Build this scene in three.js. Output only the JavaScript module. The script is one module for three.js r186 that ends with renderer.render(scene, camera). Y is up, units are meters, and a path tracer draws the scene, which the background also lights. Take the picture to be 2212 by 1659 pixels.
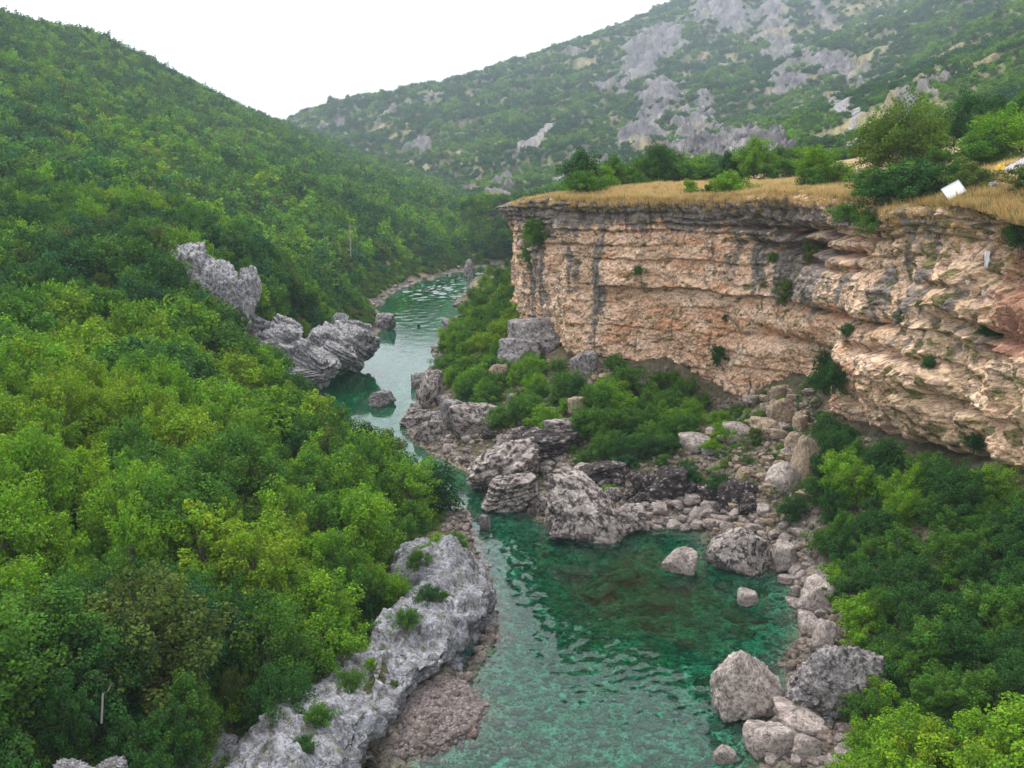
import * as THREE from 'three';
import { mergeGeometries, mergeVertices } from 'three/addons/utils/BufferGeometryUtils.js';
import { createNoise3D } from 'simplex-noise';

// ───────────────────────── camera, sky, sun, exposure ─────────────────────────
const scene = new THREE.Scene();
const EYE = new THREE.Vector3(0, 35, 0), PITCH = THREE.MathUtils.degToRad(10.4), FPX = 1005;
const camera = new THREE.PerspectiveCamera(2 * Math.atan(384 / FPX) * 180 / Math.PI, 4 / 3, 0.5, 9000);
camera.position.copy(EYE);
camera.rotation.x = -PITCH;
camera.updateMatrixWorld();

const SUN_DIR = new THREE.Vector3(-0.30, 0.80, -0.34).normalize();   // towards the veiled sun
{ // a white, evenly veiled sky, a little brighter round the hidden sun
  const w = 256, h = 128, d = new Float32Array(w * h * 4), v = new THREE.Vector3();
  for (let j = 0; j < h; j++) for (let i = 0; i < w; i++) {
    const el = ((j + .5) / h - .5) * Math.PI, az = ((i + .5) / w - .5) * 2 * Math.PI;
    v.set(Math.cos(el) * Math.cos(az), Math.sin(el), Math.cos(el) * Math.sin(az));
    const g = Math.max(0, v.dot(SUN_DIR)), up = Math.max(0, v.y);
    const L = 0.72 + 0.10 * up + 0.25 * g * g * g;
    const o = (j * w + i) * 4;
    d[o] = L * 0.985; d[o + 1] = L; d[o + 2] = L * 1.035; d[o + 3] = 1;
  }
  const t = new THREE.DataTexture(d, w, h, THREE.RGBAFormat, THREE.FloatType);
  t.mapping = THREE.EquirectangularReflectionMapping; t.magFilter = THREE.LinearFilter; t.needsUpdate = true;
  scene.background = t; scene.environment = t;
}
const sun = new THREE.DirectionalLight(new THREE.Color().setRGB(1, 0.955, 0.88), 1.5);
sun.name = 'sun';
sun.position.copy(SUN_DIR).multiplyScalar(400).add(new THREE.Vector3(0, 0, -120));
sun.target.position.set(0, 0, -120);
sun.castShadow = true; sun.shadow.radius = 26; sun.shadow.mapSize.set(4096, 4096);
Object.assign(sun.shadow.camera, { left: -300, right: 300, top: 300, bottom: -300, near: 1, far: 1500 });
scene.add(sun, sun.target);
scene.fog = new THREE.FogExp2(new THREE.Color().setRGB(0.72, 0.86, 1.0), 0.00015);
const renderer = new THREE.WebGLRenderer({ antialias: true });
renderer.shadowMap.enabled = true;
renderer.toneMapping = THREE.LinearToneMapping;
renderer.toneMappingExposure = 2.15;

// ───────────────────────── helpers ─────────────────────────
function RNG(a) { return () => { a = (a + 0x6d2b79f5) | 0; let t = Math.imul(a ^ (a >>> 15), 1 | a); t = (t + Math.imul(t ^ (t >>> 7), 61 | t)) ^ t; return ((t ^ (t >>> 14)) >>> 0) / 4294967296; }; }
const N3 = createNoise3D(RNG(7)), V3 = (x, y, z) => new THREE.Vector3(x, y, z);
const clamp = THREE.MathUtils.clamp, lerp = THREE.MathUtils.lerp;
const sstep = (a, b, x) => { const t = clamp((x - a) / (b - a), 0, 1); return t * t * (3 - 2 * t); };
const fbm = (x, y, z, o = 4) => { let s = 0, a = .5; for (let i = 0; i < o; i++) { s += a * N3(x, y, z); x = x * 2.03 + 11.3; y = y * 2.03 - 4.1; z = z * 2.03 + 7.7; a *= .5; } return s; };
const ridge = (x, y, z, o = 4) => { let s = 0, a = .5; for (let i = 0; i < o; i++) { s += a * (1 - Math.abs(N3(x, y, z))); x = x * 2.1 + 5; y = y * 2.1; z = z * 2.1 - 9; a *= .5; } return s; };
const bump2 = (x, y, cx, cy, rx, ry) => { const a = (x - cx) / rx, b = (y - cy) / ry; return Math.exp(-(a * a + b * b)); };
const cP = Math.cos(PITCH), sP = Math.sin(PITCH), K = 1024 / 2212;
// a sight line of the surveyed picture (2212 x 1659 grid) and points on it
const dirOf = (X, Y) => { const u = (X * K - 512) / FPX, v = (384 - Y * K) / FPX; return V3(u, v * cP - sP, -v * sP - cP); };
const at = (X, Y, t) => dirOf(X, Y).multiplyScalar(t).add(EYE);
const on = (X, Y, y = 0) => { const d = dirOf(X, Y); return d.multiplyScalar((y - EYE.y) / d.y).add(EYE); };
const seen = (p) => { const dx = p.x, dy = p.y - EYE.y, dz = p.z, t = -dz * cP - dy * sP, v = dy * cP - dz * sP; return [(dx / t * FPX + 512) / K, (384 - (v / t) * FPX) / K, t]; };
const mix3 = (a, b, t) => [a[0] + (b[0] - a[0]) * t, a[1] + (b[1] - a[1]) * t, a[2] + (b[2] - a[2]) * t];

const taken = new Map();
const numbered = (n) => { const k = taken.get(n) ?? 0; taken.set(n, k + 1); return k ? n + '_' + String(k).padStart(3, '0') : n; };
function tag(o, label, category, group, kind) {
  if (label) o.userData.label = label;
  if (category) o.userData.category = category;
  if (group) o.userData.group = group;
  if (kind) o.userData.kind = kind;
  return o;
}
function shadowed(o) { o.traverse((m) => { if (m.isMesh) { m.castShadow = true; m.receiveShadow = true; } }); return o; }
function add(o, name, label, category, group, kind) { o.name = numbered(name); tag(o, label, category, group, kind); scene.add(shadowed(o)); return o; }
function part(parent, name, geo, material) { const m = new THREE.Mesh(geo, material); m.name = name; parent.add(m); return m; }
const mat = (r, g, b, rough = 0.9, extra = {}) => new THREE.MeshPhysicalMaterial({ color: new THREE.Color().setRGB(r, g, b), roughness: rough, ...extra });
function grainTexture(seed, amp) { // fine mineral grain in several sizes, tiling
  const S = 512, r = RNG(seed), out = new Float32Array(S * S), tmp = new Float32Array(S * S);
  for (const [rad, w] of [[0, .5], [1, .9], [2, 1], [5, 1], [12, .8], [30, .7]]) {
    let a = new Float32Array(S * S); for (let i = 0; i < S * S; i++) a[i] = r() - .5;
    if (rad) for (let pass = 0; pass < 2; pass++) {
      for (let y = 0; y < S; y++) { let q = 0; for (let k = -rad; k <= rad; k++) q += a[y * S + ((k + S) & 511)]; for (let x = 0; x < S; x++) { tmp[y * S + x] = q; q += a[y * S + ((x + rad + 1) & 511)] - a[y * S + ((x - rad + S) & 511)]; } }
      for (let x = 0; x < S; x++) { let q = 0; for (let k = -rad; k <= rad; k++) q += tmp[((k + S) & 511) * S + x]; for (let y = 0; y < S; y++) { a[y * S + x] = q; q += tmp[((y + rad + 1) & 511) * S + x] - tmp[((y - rad + S) & 511) * S + x]; } }
    }
    let v = 0; for (const x of a) v += x * x; v = Math.sqrt(v / a.length); for (let i = 0; i < S * S; i++) out[i] += w * a[i] / v;
  }
  const b = new Uint8Array(S * S * 4); for (let i = 0; i < S * S; i++) { const v = clamp(190 + amp * out[i], 0, 255); b[i * 4] = b[i * 4 + 1] = b[i * 4 + 2] = v; b[i * 4 + 3] = 255; }
  const t = new THREE.DataTexture(b, S, S); t.wrapS = t.wrapT = THREE.RepeatWrapping; t.magFilter = THREE.LinearFilter; t.needsUpdate = true; return t;
}
const vmat = (rough = 0.92, extra = {}) => new THREE.MeshPhysicalMaterial({ vertexColors: true, roughness: rough, specularIntensity: 0.5, ...extra });

function gridGeo(nu, nv, f, uvf) { // f(i, j) -> [x, y, z, r, g, b]
  const p = new Float32Array((nu + 1) * (nv + 1) * 3), c = new Float32Array(p.length), ix = new Uint32Array(nu * nv * 6);
  let k = 0, q = 0;
  for (let j = 0; j <= nv; j++) for (let i = 0; i <= nu; i++, k += 3) { const a = f(i, j); p[k] = a[0]; p[k + 1] = a[1]; p[k + 2] = a[2]; c[k] = a[3]; c[k + 1] = a[4]; c[k + 2] = a[5]; }
  for (let j = 0; j < nv; j++) for (let i = 0; i < nu; i++) {
    const a = j * (nu + 1) + i, b = a + 1, d = a + nu + 1, e = d + 1;
    ix[q++] = a; ix[q++] = b; ix[q++] = e; ix[q++] = a; ix[q++] = e; ix[q++] = d;
  }
  const g = new THREE.BufferGeometry();
  g.setAttribute('position', new THREE.BufferAttribute(p, 3)); g.setAttribute('color', new THREE.BufferAttribute(c, 3)); g.setIndex(new THREE.BufferAttribute(ix, 1));
  if (uvf) { const uv = new Float32Array((nu + 1) * (nv + 1) * 2); for (let j = 0, k = 0; j <= nv; j++) for (let i = 0; i <= nu; i++, k++) { const u = uvf(i, j, p[k * 3], p[k * 3 + 1], p[k * 3 + 2]); uv[k * 2] = u[0]; uv[k * 2 + 1] = u[1]; } g.setAttribute('uv', new THREE.BufferAttribute(uv, 2)); }
  g.computeVertexNormals();
  return g;
}
// smooth surface through scattered heights (multiquadric)
function surface(pts, c) {
  const n = pts.length, m = n + 3, S = 0.01;
  const A = Array.from({ length: m }, () => new Float64Array(m + 1));
  const phi = (dx, dz) => Math.sqrt(dx * dx + dz * dz + c * c) * S;
  for (let i = 0; i < n; i++) {
    for (let j = 0; j < n; j++) A[i][j] = phi(pts[i][0] - pts[j][0], pts[i][1] - pts[j][1]);
    A[i][i] -= 0.004;
    A[i][n] = A[n][i] = 1; A[i][n + 1] = A[n + 1][i] = pts[i][0] * S; A[i][n + 2] = A[n + 2][i] = pts[i][1] * S; A[i][m] = pts[i][2];
  }
  for (let k = 0; k < m; k++) {
    let p = k; for (let i = k + 1; i < m; i++) if (Math.abs(A[i][k]) > Math.abs(A[p][k])) p = i;
    [A[k], A[p]] = [A[p], A[k]];
    for (let i = k + 1; i < m; i++) { const f = A[i][k] / A[k][k]; if (f) for (let j = k; j <= m; j++) A[i][j] -= f * A[k][j]; }
  }
  const w = new Float64Array(m);
  for (let k = m - 1; k >= 0; k--) { let s = A[k][m]; for (let j = k + 1; j < m; j++) s -= A[k][j] * w[j]; w[k] = s / A[k][k]; }
  return (x, z) => { let s = w[n] + w[n + 1] * x * S + w[n + 2] * z * S; for (let i = 0; i < n; i++) s += w[i] * phi(x - pts[i][0], z - pts[i][1]); return s; };
}
function inPoly(x, z, P) { let c = false; for (let i = 0, j = P.length - 1; i < P.length; j = i++) { const a = P[i], b = P[j]; if ((a[1] > z) !== (b[1] > z) && x < (b[0] - a[0]) * (z - a[1]) / (b[1] - a[1]) + a[0]) c = !c; } return c; }
function distLine(x, z, P, closed) {
  let best = 1e9;
  for (let i = closed ? 0 : 1, j = closed ? P.length - 1 : 0; i < P.length; j = i++) {
    const ax = P[j][0], az = P[j][1], bx = P[i][0] - ax, bz = P[i][1] - az, t = clamp(((x - ax) * bx + (z - az) * bz) / (bx * bx + bz * bz), 0, 1);
    const dx = x - ax - bx * t, dz = z - az - bz * t; best = Math.min(best, dx * dx + dz * dz);
  }
  return Math.sqrt(best);
}

// ───────────────────────── the valley: river course and ground heights ─────────────────────────
const W = (X, Y) => { const p = on(X, Y, 0); return [p.x, p.z]; };
const leftBank = [[-16, -18], [-13, -34], [-10, -47], W(850, 1659), W(925, 1622), W(1020, 1582), W(1045, 1530), W(1005, 1482), W(1075, 1360), W(1062, 1290), W(1040, 1220), W(1015, 1150), W(1000, 1100), W(930, 1030), W(790, 965), W(680, 905), W(640, 860), W(668, 822), W(755, 772), W(815, 720), W(835, 700), W(812, 664), W(845, 634), W(890, 612), W(990, 588), W(1040, 577), W(1075, 570), [60, -600]];
const rightBank = [[80, -560], W(1085, 578), W(1045, 590), W(1022, 603), W(1012, 622), W(985, 650), W(1002, 672), W(968, 700), W(952, 742), W(942, 785), W(908, 812), W(908, 845), W(893, 885), W(880, 930), W(905, 962), W(970, 1000), W(1015, 1020), W(1045, 1062), W(1130, 1100), W(1200, 1140), W(1390, 1135), W(1520, 1140), W(1535, 1200), W(1650, 1235), W(1700, 1225), W(1725, 1275), W(1740, 1350), W(1700, 1430), W(1700, 1545), W(1640, 1580), W(1650, 1659), [14, -45], [13, -30], [12, -18]];
const RIVER = [...leftBank, ...rightBank];
const riverSd = (x, z) => { const d = distLine(x, z, RIVER, true); return inPoly(x, z, RIVER) ? -d : d; };

const G = (X, Y, t, dy = 0) => { const p = at(X, Y, t); return [p.x, p.z, p.y + dy]; };
const C = -3.6;  // canopy to ground on the wooded side
const valleyPts = [
  ...leftBank.slice(0, -1).map((p) => [p[0], p[1], 0.2]), ...rightBank.slice(1).map((p) => [p[0], p[1], 0.2]),
  // left side, rising away from the river
  G(0, 1659, 48, C), G(300, 1659, 52, C), G(600, 1659, 54, -1), [-40, -20, 14], [-25, -15, 10], [-60, -30, 22],
  G(0, 1400, 56, C), G(300, 1400, 62, C), G(600, 1400, 68, C), G(850, 1400, 69, -0.5),
  G(0, 1100, 72, C), G(300, 1100, 80, C), G(600, 1100, 92, C), G(850, 1120, 98, C),
  G(0, 850, 95, C), G(300, 850, 110, C), G(500, 860, 122, C), G(610, 880, 135, C), G(-500, 1000, 80, C), G(-500, 700, 120, C),
  G(0, 700, 130, C), G(300, 700, 140, C), G(450, 710, 150, C),
  G(380, 560, 176, -1), G(480, 655, 170, -1), G(600, 720, 186, -2), G(560, 640, 178, -2), G(640, 790, 186, -1), G(740, 700, 215, -2),
  G(0, 550, 170, C), G(200, 520, 185, C), G(600, 560, 210, C), G(700, 650, 232, C), G(800, 560, 270, C), G(800, 640, 262, C),
  G(0, 400, 240, C), G(300, 420, 260, C), G(600, 440, 300, C), G(800, 480, 340, C), G(900, 530, 390, C), G(1000, 560, 460, C),
  G(900, 404, 800, C - 4), G(1000, 449, 690, C - 3), G(820, 440, 480, C), G(1060, 500, 655, C), G(1112, 502, 655, C), 
  G(0, 250, 400, C), G(300, 280, 500, C), G(600, 330, 720, C), G(750, 354, 900, C - 5),
  G(0, 42, 720, C), G(110, 70, 790, C), G(210, 82, 850, C), G(350, 152, 980, C - 3), G(500, 217, 1130, C - 5), G(590, 258, 1230, C - 6), G(690, 322, 1080, C - 6),
  G(0, 60, 1000, -50), G(300, 150, 1250, -60), G(600, 300, 1500, -40), G(-400, 0, 600, 20), G(-500, 300, 330, C), G(0, 150, 540, C), G(300, 200, 700, C), G(600, 290, 960, C),
  // right side, the rubble between the water and the cliff
  G(1240, 790, 150), G(1320, 785, 147), G(1450, 830, 142), G(1540, 890, 137), G(1650, 865, 130), G(1750, 885, 122), G(1850, 945, 112), G(2000, 1015, 98), G(2212, 1065, 82), G(2450, 1120, 68),
  G(1100, 900, 141), G(1300, 950, 130), G(1500, 1000, 118), G(1650, 1000, 112), G(1700, 1050, 105), G(1800, 1110, 97), G(1900, 1210, 86), G(2100, 1210, 80), G(2212, 1210, 76),
  G(1850, 1420, 72, -1), G(2000, 1420, 68, -2), G(2212, 1420, 62, -2), G(1900, 1659, 56, -2), G(2100, 1659, 50, -2.5), G(2300, 1659, 45, -2.5), [30, -22, 14], [55, -50, 26],
  G(1050, 800, 172), G(1100, 690, 188, -2), G(1060, 640, 240, -3), G(1085, 575, 310, -3), G(1100, 530, 360, -3), G(1120, 520, 430, -3),
  [30, -170, 20], [45, -130, 22], [60, -90, 24], [60, -250, 26], [70, -400, 26], [90, -520, 26],
];
const valleyTps = surface(valleyPts, 4);
const shoreDepth = (x, z) => { // how deep the bed lies, metres, at its deepest
  return 3.0 * bump2(x, z, 9, -93, 12, 15) + 1.6 + 1.5 * sstep(-90, -130, z) - 0.75 * bump2(x, z, 3, -62, 14, 12) - 0.6 * bump2(x, z, -12, -132, 9, 10);
};
const cragPath = [[-15, -36], [-11.6, -46], W(815, 1659), W(880, 1560), W(960, 1470), W(1062, 1368), W(1066, 1320), W(1030, 1250), W(985, 1205)];
const beachC = W(960, 1545);
function valleyH(x, z, sd = riverSd(x, z)) {
  const n = fbm(x * .11, 3.1, z * .11, 3);
  if (sd < 0) { const d = -sd, D = shoreDepth(x, z); return -0.05 - D * (1 - Math.exp(-d * 0.62 / D)) + 0.45 * n * Math.min(1, d * .3); }
  const dc = z > -92 && x < 6 ? distLine(x, z, cragPath, false) : 99;
  return -2.2 * (1 - sstep(8, 11.5, dc)) * sstep(.3, 1.5, sd) * (1 - Math.min(1, 2.2 * bump2(x, z, beachC[0], beachC[1], 4.5, 7))) + Math.min(valleyTps(x, z) + 0.9 * n, 0.12 + sd * (1.15 - .65 * sstep(-225, -260, z) - 1.0 * Math.min(1, 1.6 * bump2(x, z, beachC[0], beachC[1], 4.5, 7))) + 0.3 * n * Math.min(1, sd));
}
// the terrace above the cliff and the mountain behind it
const GF = (X, Y, t, dy = 0) => G(X, Y, t > 520 ? 520 + (t - 520) * 3.6 : t, t > 1050 ? dy * 3 : dy);   // the mountain stands far behind the terrace
const uplandPts = [
  GF(1125, 445, 190, .4), GF(1215, 430, 152, .4), GF(1400, 432, 145, .4), GF(1600, 425, 136, .2), GF(1700, 418, 129, .2), GF(1850, 432, 113, 0), GF(2000, 455, 99, .5), GF(2212, 500, 82, .5), GF(2450, 530, 66, 1),
  GF(1400, 396, 185), GF(1600, 392, 175), GF(1200, 430, 200, .5), GF(1800, 385, 155), GF(2000, 385, 128), GF(2120, 385, 104), GF(2212, 345, 100), GF(2400, 250, 90), GF(2600, 200, 90),
  GF(1150, 440, 260), GF(1300, 410, 260), GF(1600, 390, 260), GF(1900, 375, 220), GF(2212, 300, 200), GF(1060, 447, 520), GF(1120, 445, 480),
  GF(1300, 405, 450), GF(1600, 380, 420), GF(1900, 345, 430), GF(2212, 245, 380), GF(1100, 438, 590), GF(1000, 405, 680), GF(900, 335, 790), GF(700, 305, 860), GF(640, 290, 900),
  GF(1300, 300, 700), GF(1300, 200, 850), GF(1300, 84, 1000), GF(1150, 140, 980), GF(1000, 190, 960), GF(800, 210, 960), GF(720, 226, 960), GF(650, 252, 960), GF(610, 275, 960), GF(540, 310, 980), GF(1120, 330, 720), GF(1100, 250, 830),
  GF(1600, 300, 650), GF(1600, 150, 900), GF(1600, -50, 1250), GF(1470, 0, 1160), GF(1400, 40, 1090), GF(1450, 250, 740), GF(1480, 130, 930), GF(1900, 200, 700), GF(1900, 50, 950), GF(1900, -100, 1250), GF(1750, 250, 660),
  GF(2212, 100, 540), GF(2212, 0, 660), GF(2450, -100, 720), GF(2212, -150, 900), GF(2050, 240, 520), GF(2700, 0, 420),
  GF(600, 320, 1200, -30), GF(1000, 200, 1300, -60), GF(1300, 120, 1400, -60), GF(1600, 0, 1600, -40), GF(2000, -120, 1700, 0),
];
const uplandTps = surface(uplandPts, 6);
const rockAreas = [ // bare rock on the mountain: X, Y, rx, ry, tilt
  [1380, 130, 55, 75, .5], [1440, 80, 60, 55, .3], [1560, 30, 90, 50, .2], [1680, 100, 95, 45, .5], [1790, 140, 90, 32, .35], [1850, 175, 70, 25, .2], [1690, 175, 45, 40, .4],
  [1430, 210, 50, 60, -.5], [1390, 280, 45, 55, -.4], [1500, 320, 40, 60, -.3], [1580, 330, 35, 50, -.2], [1450, 345, 30, 45, 0], [840, 250, 45, 14, -.5], [920, 320, 40, 14, 0], [940, 215, 28, 8, -.3], [1780, 40, 90, 30, .3],
  [1530, 240, 20, 45, -.2], [1290, 345, 14, 12, 0], [2010, 195, 40, 16, .3], [1930, 250, 30, 25, -.4], [1330, 190, 40, 18, 0], [1090, 432, 18, 12, 0], [730, 268, 30, 10, -.4], [1250, 110, 30, 10, -.4], [1320, 60, 30, 12, -.4], [1000, 420, 20, 8, 0], [1640, 345, 24, 30, .1],
];
const screeAreas = [[[1205, 262], [1212, 270], [1160, 320], [1115, 352], [1088, 358], [1130, 318], [1165, 282]], [[1235, 366], [1242, 372], [1205, 402], [1190, 400], [1215, 375]], [[1768, 238], [1790, 218], [1840, 228], [1868, 226], [1888, 208], [1875, 240], [1862, 262], [1862, 300], [1838, 342], [1822, 340], [1842, 300], [1840, 258], [1800, 242]], [[1560, 410], [1600, 330], [1612, 330], [1590, 400]]];
// march a sight line to the upland surface, to lay the bare patches where they are
const uplandGround = (x, z) => uplandTps(x, z);
function hitUpland(X, Y, t0 = 300) {
  const d = dirOf(X, Y); let t = t0;
  for (let k = 0; k < 400; k++) { const x = d.x * t, z = d.z * t, y = EYE.y + d.y * t; if (y <= uplandGround(x, z)) return [x, z]; t += Math.max(2, t * .008); }
  return [d.x * t, d.z * t];
}
const rockW = rockAreas.map(([X, Y, rx, ry, a]) => {
  const c = hitUpland(X, Y), e1 = hitUpland(X + rx * Math.cos(a), Y + rx * Math.sin(a)), e2 = hitUpland(X - ry * Math.sin(a), Y + ry * Math.cos(a));
  return { c, a: [e1[0] - c[0], e1[1] - c[1]], b: [e2[0] - c[0], e2[1] - c[1]] };
});
const screeW = screeAreas.map((P) => P.map(([X, Y]) => hitUpland(X, Y)));
function rockShare(x, z) { // 0..1 bare rock
  const wx = x + 34 * fbm(x * .014, 1, z * .014, 4), wz = z + 34 * fbm(x * .014, 9, z * .014, 4);
  let best = 0; const brk = fbm(x * .02, 17, z * .02, 4) + .35;
  for (const r of rockW) {
    const dx = wx - r.c[0], dz = wz - r.c[1], det = r.a[0] * r.b[1] - r.a[1] * r.b[0];
    if (Math.abs(det) < 1e-3) continue;
    const p = (dx * r.b[1] - dz * r.b[0]) / det, q = (r.a[0] * dz - r.a[1] * dx) / det, d = p * p + q * q;
    if (d < 4) best = Math.max(best, 1 - sstep(.35, 1.5, d + .9 * brk));
  }
  return best;
}
const screeAt = (x, z) => screeW.some((P) => inPoly(x + 5 * N3(x * .04, 0, z * .04), z + 5 * N3(x * .04, 5, z * .04), P));
function uplandH(x, z, r = Math.hypot(x, z)) {
  const far = sstep(260, 480, r);
  let h = uplandTps(x, z) + 0.35 * fbm(x * .15, 8, z * .15, 3) + far * 9 * fbm(x * .012, 4, z * .012, 4) * (1 + sstep(700, 1600, r));
  if (far > 0) { const k = rockShare(x, z); if (k > 0) h += k * (30 * (ridge(x * .016, 2, z * .016, 5) - .55) + 16 * ridge(x * .006 + z * .009, 6, z * .023, 4) - 9); }
  return h;
}

// plan of the cliff, from its far flank to the near end
const clifPlan = [[1118, 235], [1125, 205], [1140, 180], [1190, 164], [1205, 152], [1300, 147], [1420, 144], [1540, 138], [1640, 132], [1720, 127], [1800, 119], [1900, 108], [2010, 98], [2120, 89], [2212, 82], [2330, 74], [2500, 65]].map(([X, t]) => { const p = at(X, 600, t); return [p.x, p.z]; });
clifPlan.unshift(...[[1124, 500], [1119, 400], [1117, 300]].map(([X, t]) => { const p = at(X, 600, t); return [p.x, p.z]; }));
function curvePlan(P, n) { // evenly spaced points with the outward side to the left of the way
  const c = new THREE.CatmullRomCurve3(P.map(([x, z]) => V3(x, 0, z)), false, 'centripetal'); c.arcLengthDivisions = 2000;
  const q = c.getSpacedPoints(n), L = c.getLength();
  return { L, p: q.map((v) => [v.x, v.z]), n: q.map((v, i) => { const a = q[Math.max(0, i - 4)], b = q[Math.min(n, i + 4)], dx = b.x - a.x, dz = b.z - a.z, l = Math.hypot(dx, dz); return [-dz / l, dx / l]; }) };
}
const CN = 1250, CL = (() => { // cliff columns, close together where the face is near
  const c = new THREE.CatmullRomCurve3(clifPlan.map(([x, z]) => V3(x, 0, z)), false, 'centripetal'); c.arcLengthDivisions = 3000;
  const L = c.getLength(); let split = 0; while (split < L && seen(V3(0, 0, 0).copy(c.getPointAt(split / L)).setY(22))[2] > 215) split += 1;
  const S = [], q = []; for (let i = 0; i <= CN; i++) { const s = i < 110 ? split * i / 110 : split + (L - split) * (i - 110) / (CN - 110); S.push(s); q.push(c.getPointAt(Math.min(1, s / L))); }
  const pa = (s) => c.getPointAt(clamp(s / L, 0, 1));
  return { L, S, p: q.map((v) => [v.x, v.z]), n: S.map((s) => { const a = pa(s - 1.6), b = pa(s + 1.6), dx = b.x - a.x, dz = b.z - a.z, l = Math.hypot(dx, dz); return [-dz / l, dx / l]; }) };
})();
if (CL.n[900][0] * (0 - CL.p[900][0]) + CL.n[900][1] * (0 - CL.p[900][1]) < 0) CL.n.forEach((n) => { n[0] *= -1; n[1] *= -1; });
const CX = CL.p.map(([x, z]) => seen(V3(x, 22, z))[0]);     // where each column shows
function clifR(az) { // radius at which a bearing first meets the cliff edge
  const dx = Math.sin(az), dz = -Math.cos(az); let best = 1e9;
  for (let i = 8; i < CL.p.length; i += 4) {
    const a = CL.p[i - 4], b = CL.p[i], ex = b[0] - a[0], ez = b[1] - a[1], det = dx * -ez + ex * dz;
    if (Math.abs(det) < 1e-9) continue;
    const r = (a[0] * -ez + ex * a[1]) / det, q = (dx * a[1] - dz * a[0]) / det;
    if (q >= 0 && q <= 1.001 && r > 0 && r < best) best = r;
  }
  return best;
}
const azOf = (X) => Math.atan((X * K - 512) / FPX / cP);
const AZC = azOf(1119);

// ───────────────────────── ground ─────────────────────────
const grain = grainTexture(3, 26), grainB = grainTexture(9, 27), groundMat = vmat(0.95, { map: grain, color: new THREE.Color(1.3, 1.3, 1.3), bumpMap: grain, bumpScale: .12 }), flatXZ = (i, j, x, y, z) => [x / 7, z / 7];
const dryE = at(830, 425, 520), dryF = at(945, 535, 410), dryHill = (x, z) => { const r = Math.hypot(x, z), m = fbm(x * .05, 6, z * .05, 3), n = fbm(x * .3, 2, z * .3, 3); return sstep(.2, .4, m + .2 * n - .1 + .42 * bump2(x, z, dryE.x, dryE.z, 38, 60) + .42 * bump2(x, z, dryF.x, dryF.z, 26, 50) + .25 * bump2(x, z, -60, -760, 60, 120)) * sstep(200, 330, r); };
{
  const nu = 420, nv = 380, a0 = -1.0, a1 = 0.85, r0 = 14, r1 = 1650;
  const edge = new Float32Array(nu + 1); for (let i = 0; i <= nu; i++) edge[i] = clifR(a0 + (a1 - a0) * i / nu);
  const g = gridGeo(nu, nv, (i, j) => {
    const az = a0 + (a1 - a0) * i / nu, r = r0 * Math.pow(r1 / r0, j / nv), x = r * Math.sin(az), z = -r * Math.cos(az), sd = riverSd(x, z);
    let h = valleyH(x, z, sd);
    if (r > edge[i] + 12) h = Math.min(h, 24);
    if (az > AZC && r > 500) h = Math.min(h, 10);
    const n = fbm(x * .3, 2, z * .3, 3), m = fbm(x * .05, 6, z * .05, 3), s = N3(x * 1.7, 1, z * 1.7);
    let c;
    if (sd < 0) { // bed: pale cobbles with brown weed
      c = mix3([.36, .34, .27], [.22, .20, .13], clamp(.5 + n * .9 + s * .25, 0, 1));
      if (z < -100 && sd > -3) c = mix3(c, [.25, .17, .08], .5);
    } else {
      c = mix3([.055, .062, .022], [.10, .082, .045], clamp(.5 + n, 0, 1));
      const dry = dryHill(x, z);
      c = mix3(c, [.27, .21, .11], dry * .9);
      if (sd < 2.2 + 2 * n + (x > -4 && z > -150 ? 2.5 : 0)) c = mix3(c, mix3([.20, .18, .15], [.10, .09, .075], clamp(.5 + s * .6 + n, 0, 1)), .8);
      else if (x > 0 && r < edge[i] + 5) c = mix3(c, mix3([.17, .14, .10], [.09, .085, .05], clamp(.5 + s * .6 + n, 0, 1)), clamp(.5 + m, 0, .8));
    }
    return [x, h, z, ...c];
  }, flatXZ);
  add(new THREE.Mesh(g, groundMat), 'valley_ground', 'brown and green ground of the river valley and wooded hill', null, null, 'structure');
}
const gravelW = [[2140, 388], [2190, 352], [2215, 338], [2330, 290], [2400, 330], [2330, 380], [2215, 385]].map(([X, Y]) => hitUpland(X, Y, 60));
function uplandCol(x, z, h, r) {
  const n = fbm(x * .3, 2, z * .3, 3), m = fbm(x * .012, 6, z * .012, 5);
  if (inPoly(x, z, gravelW)) return mix3([.42, .40, .42], [.34, .32, .33], clamp(.5 + n, 0, 1));
  if (r < 330) { const c = mix3([.40, .29, .145], [.33, .22, .11], clamp(.5 + n, 0, 1)); return m > .12 ? mix3(c, [.13, .13, .05], .6) : c; }
  let c = mix3([.075, .095, .04], [.15, .135, .075], clamp(.5 + m * 1.2 + n * .3, 0, 1));
  const k = rockShare(x, z);
  if (k > .25) c = mix3(c, mix3([.19, .175, .175], [.09, .086, .09], clamp(.5 + 1.3 * fbm(x * .028, z * .014, h * .04, 5), 0, 1)), sstep(.25, .5, k));
  c = mix3(c, [.24, .205, .105], dryMount(x, z) * .75);
  return screeAt(x, z) ? mix3([.24, .225, .225], [.19, .18, .18], clamp(.5 + n, 0, 1)) : c;
}
const dryC = hitUpland(1830, 70), dryD = hitUpland(2000, 110);
function dryMount(x, z) { const m = fbm(x * .010, 6, z * .010, 5); return sstep(.14, .34, m + .34 * bump2(x, z, dryC[0], dryC[1], 190, 260) + .22 * bump2(x, z, dryD[0], dryD[1], 180, 200) - .14); }
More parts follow.
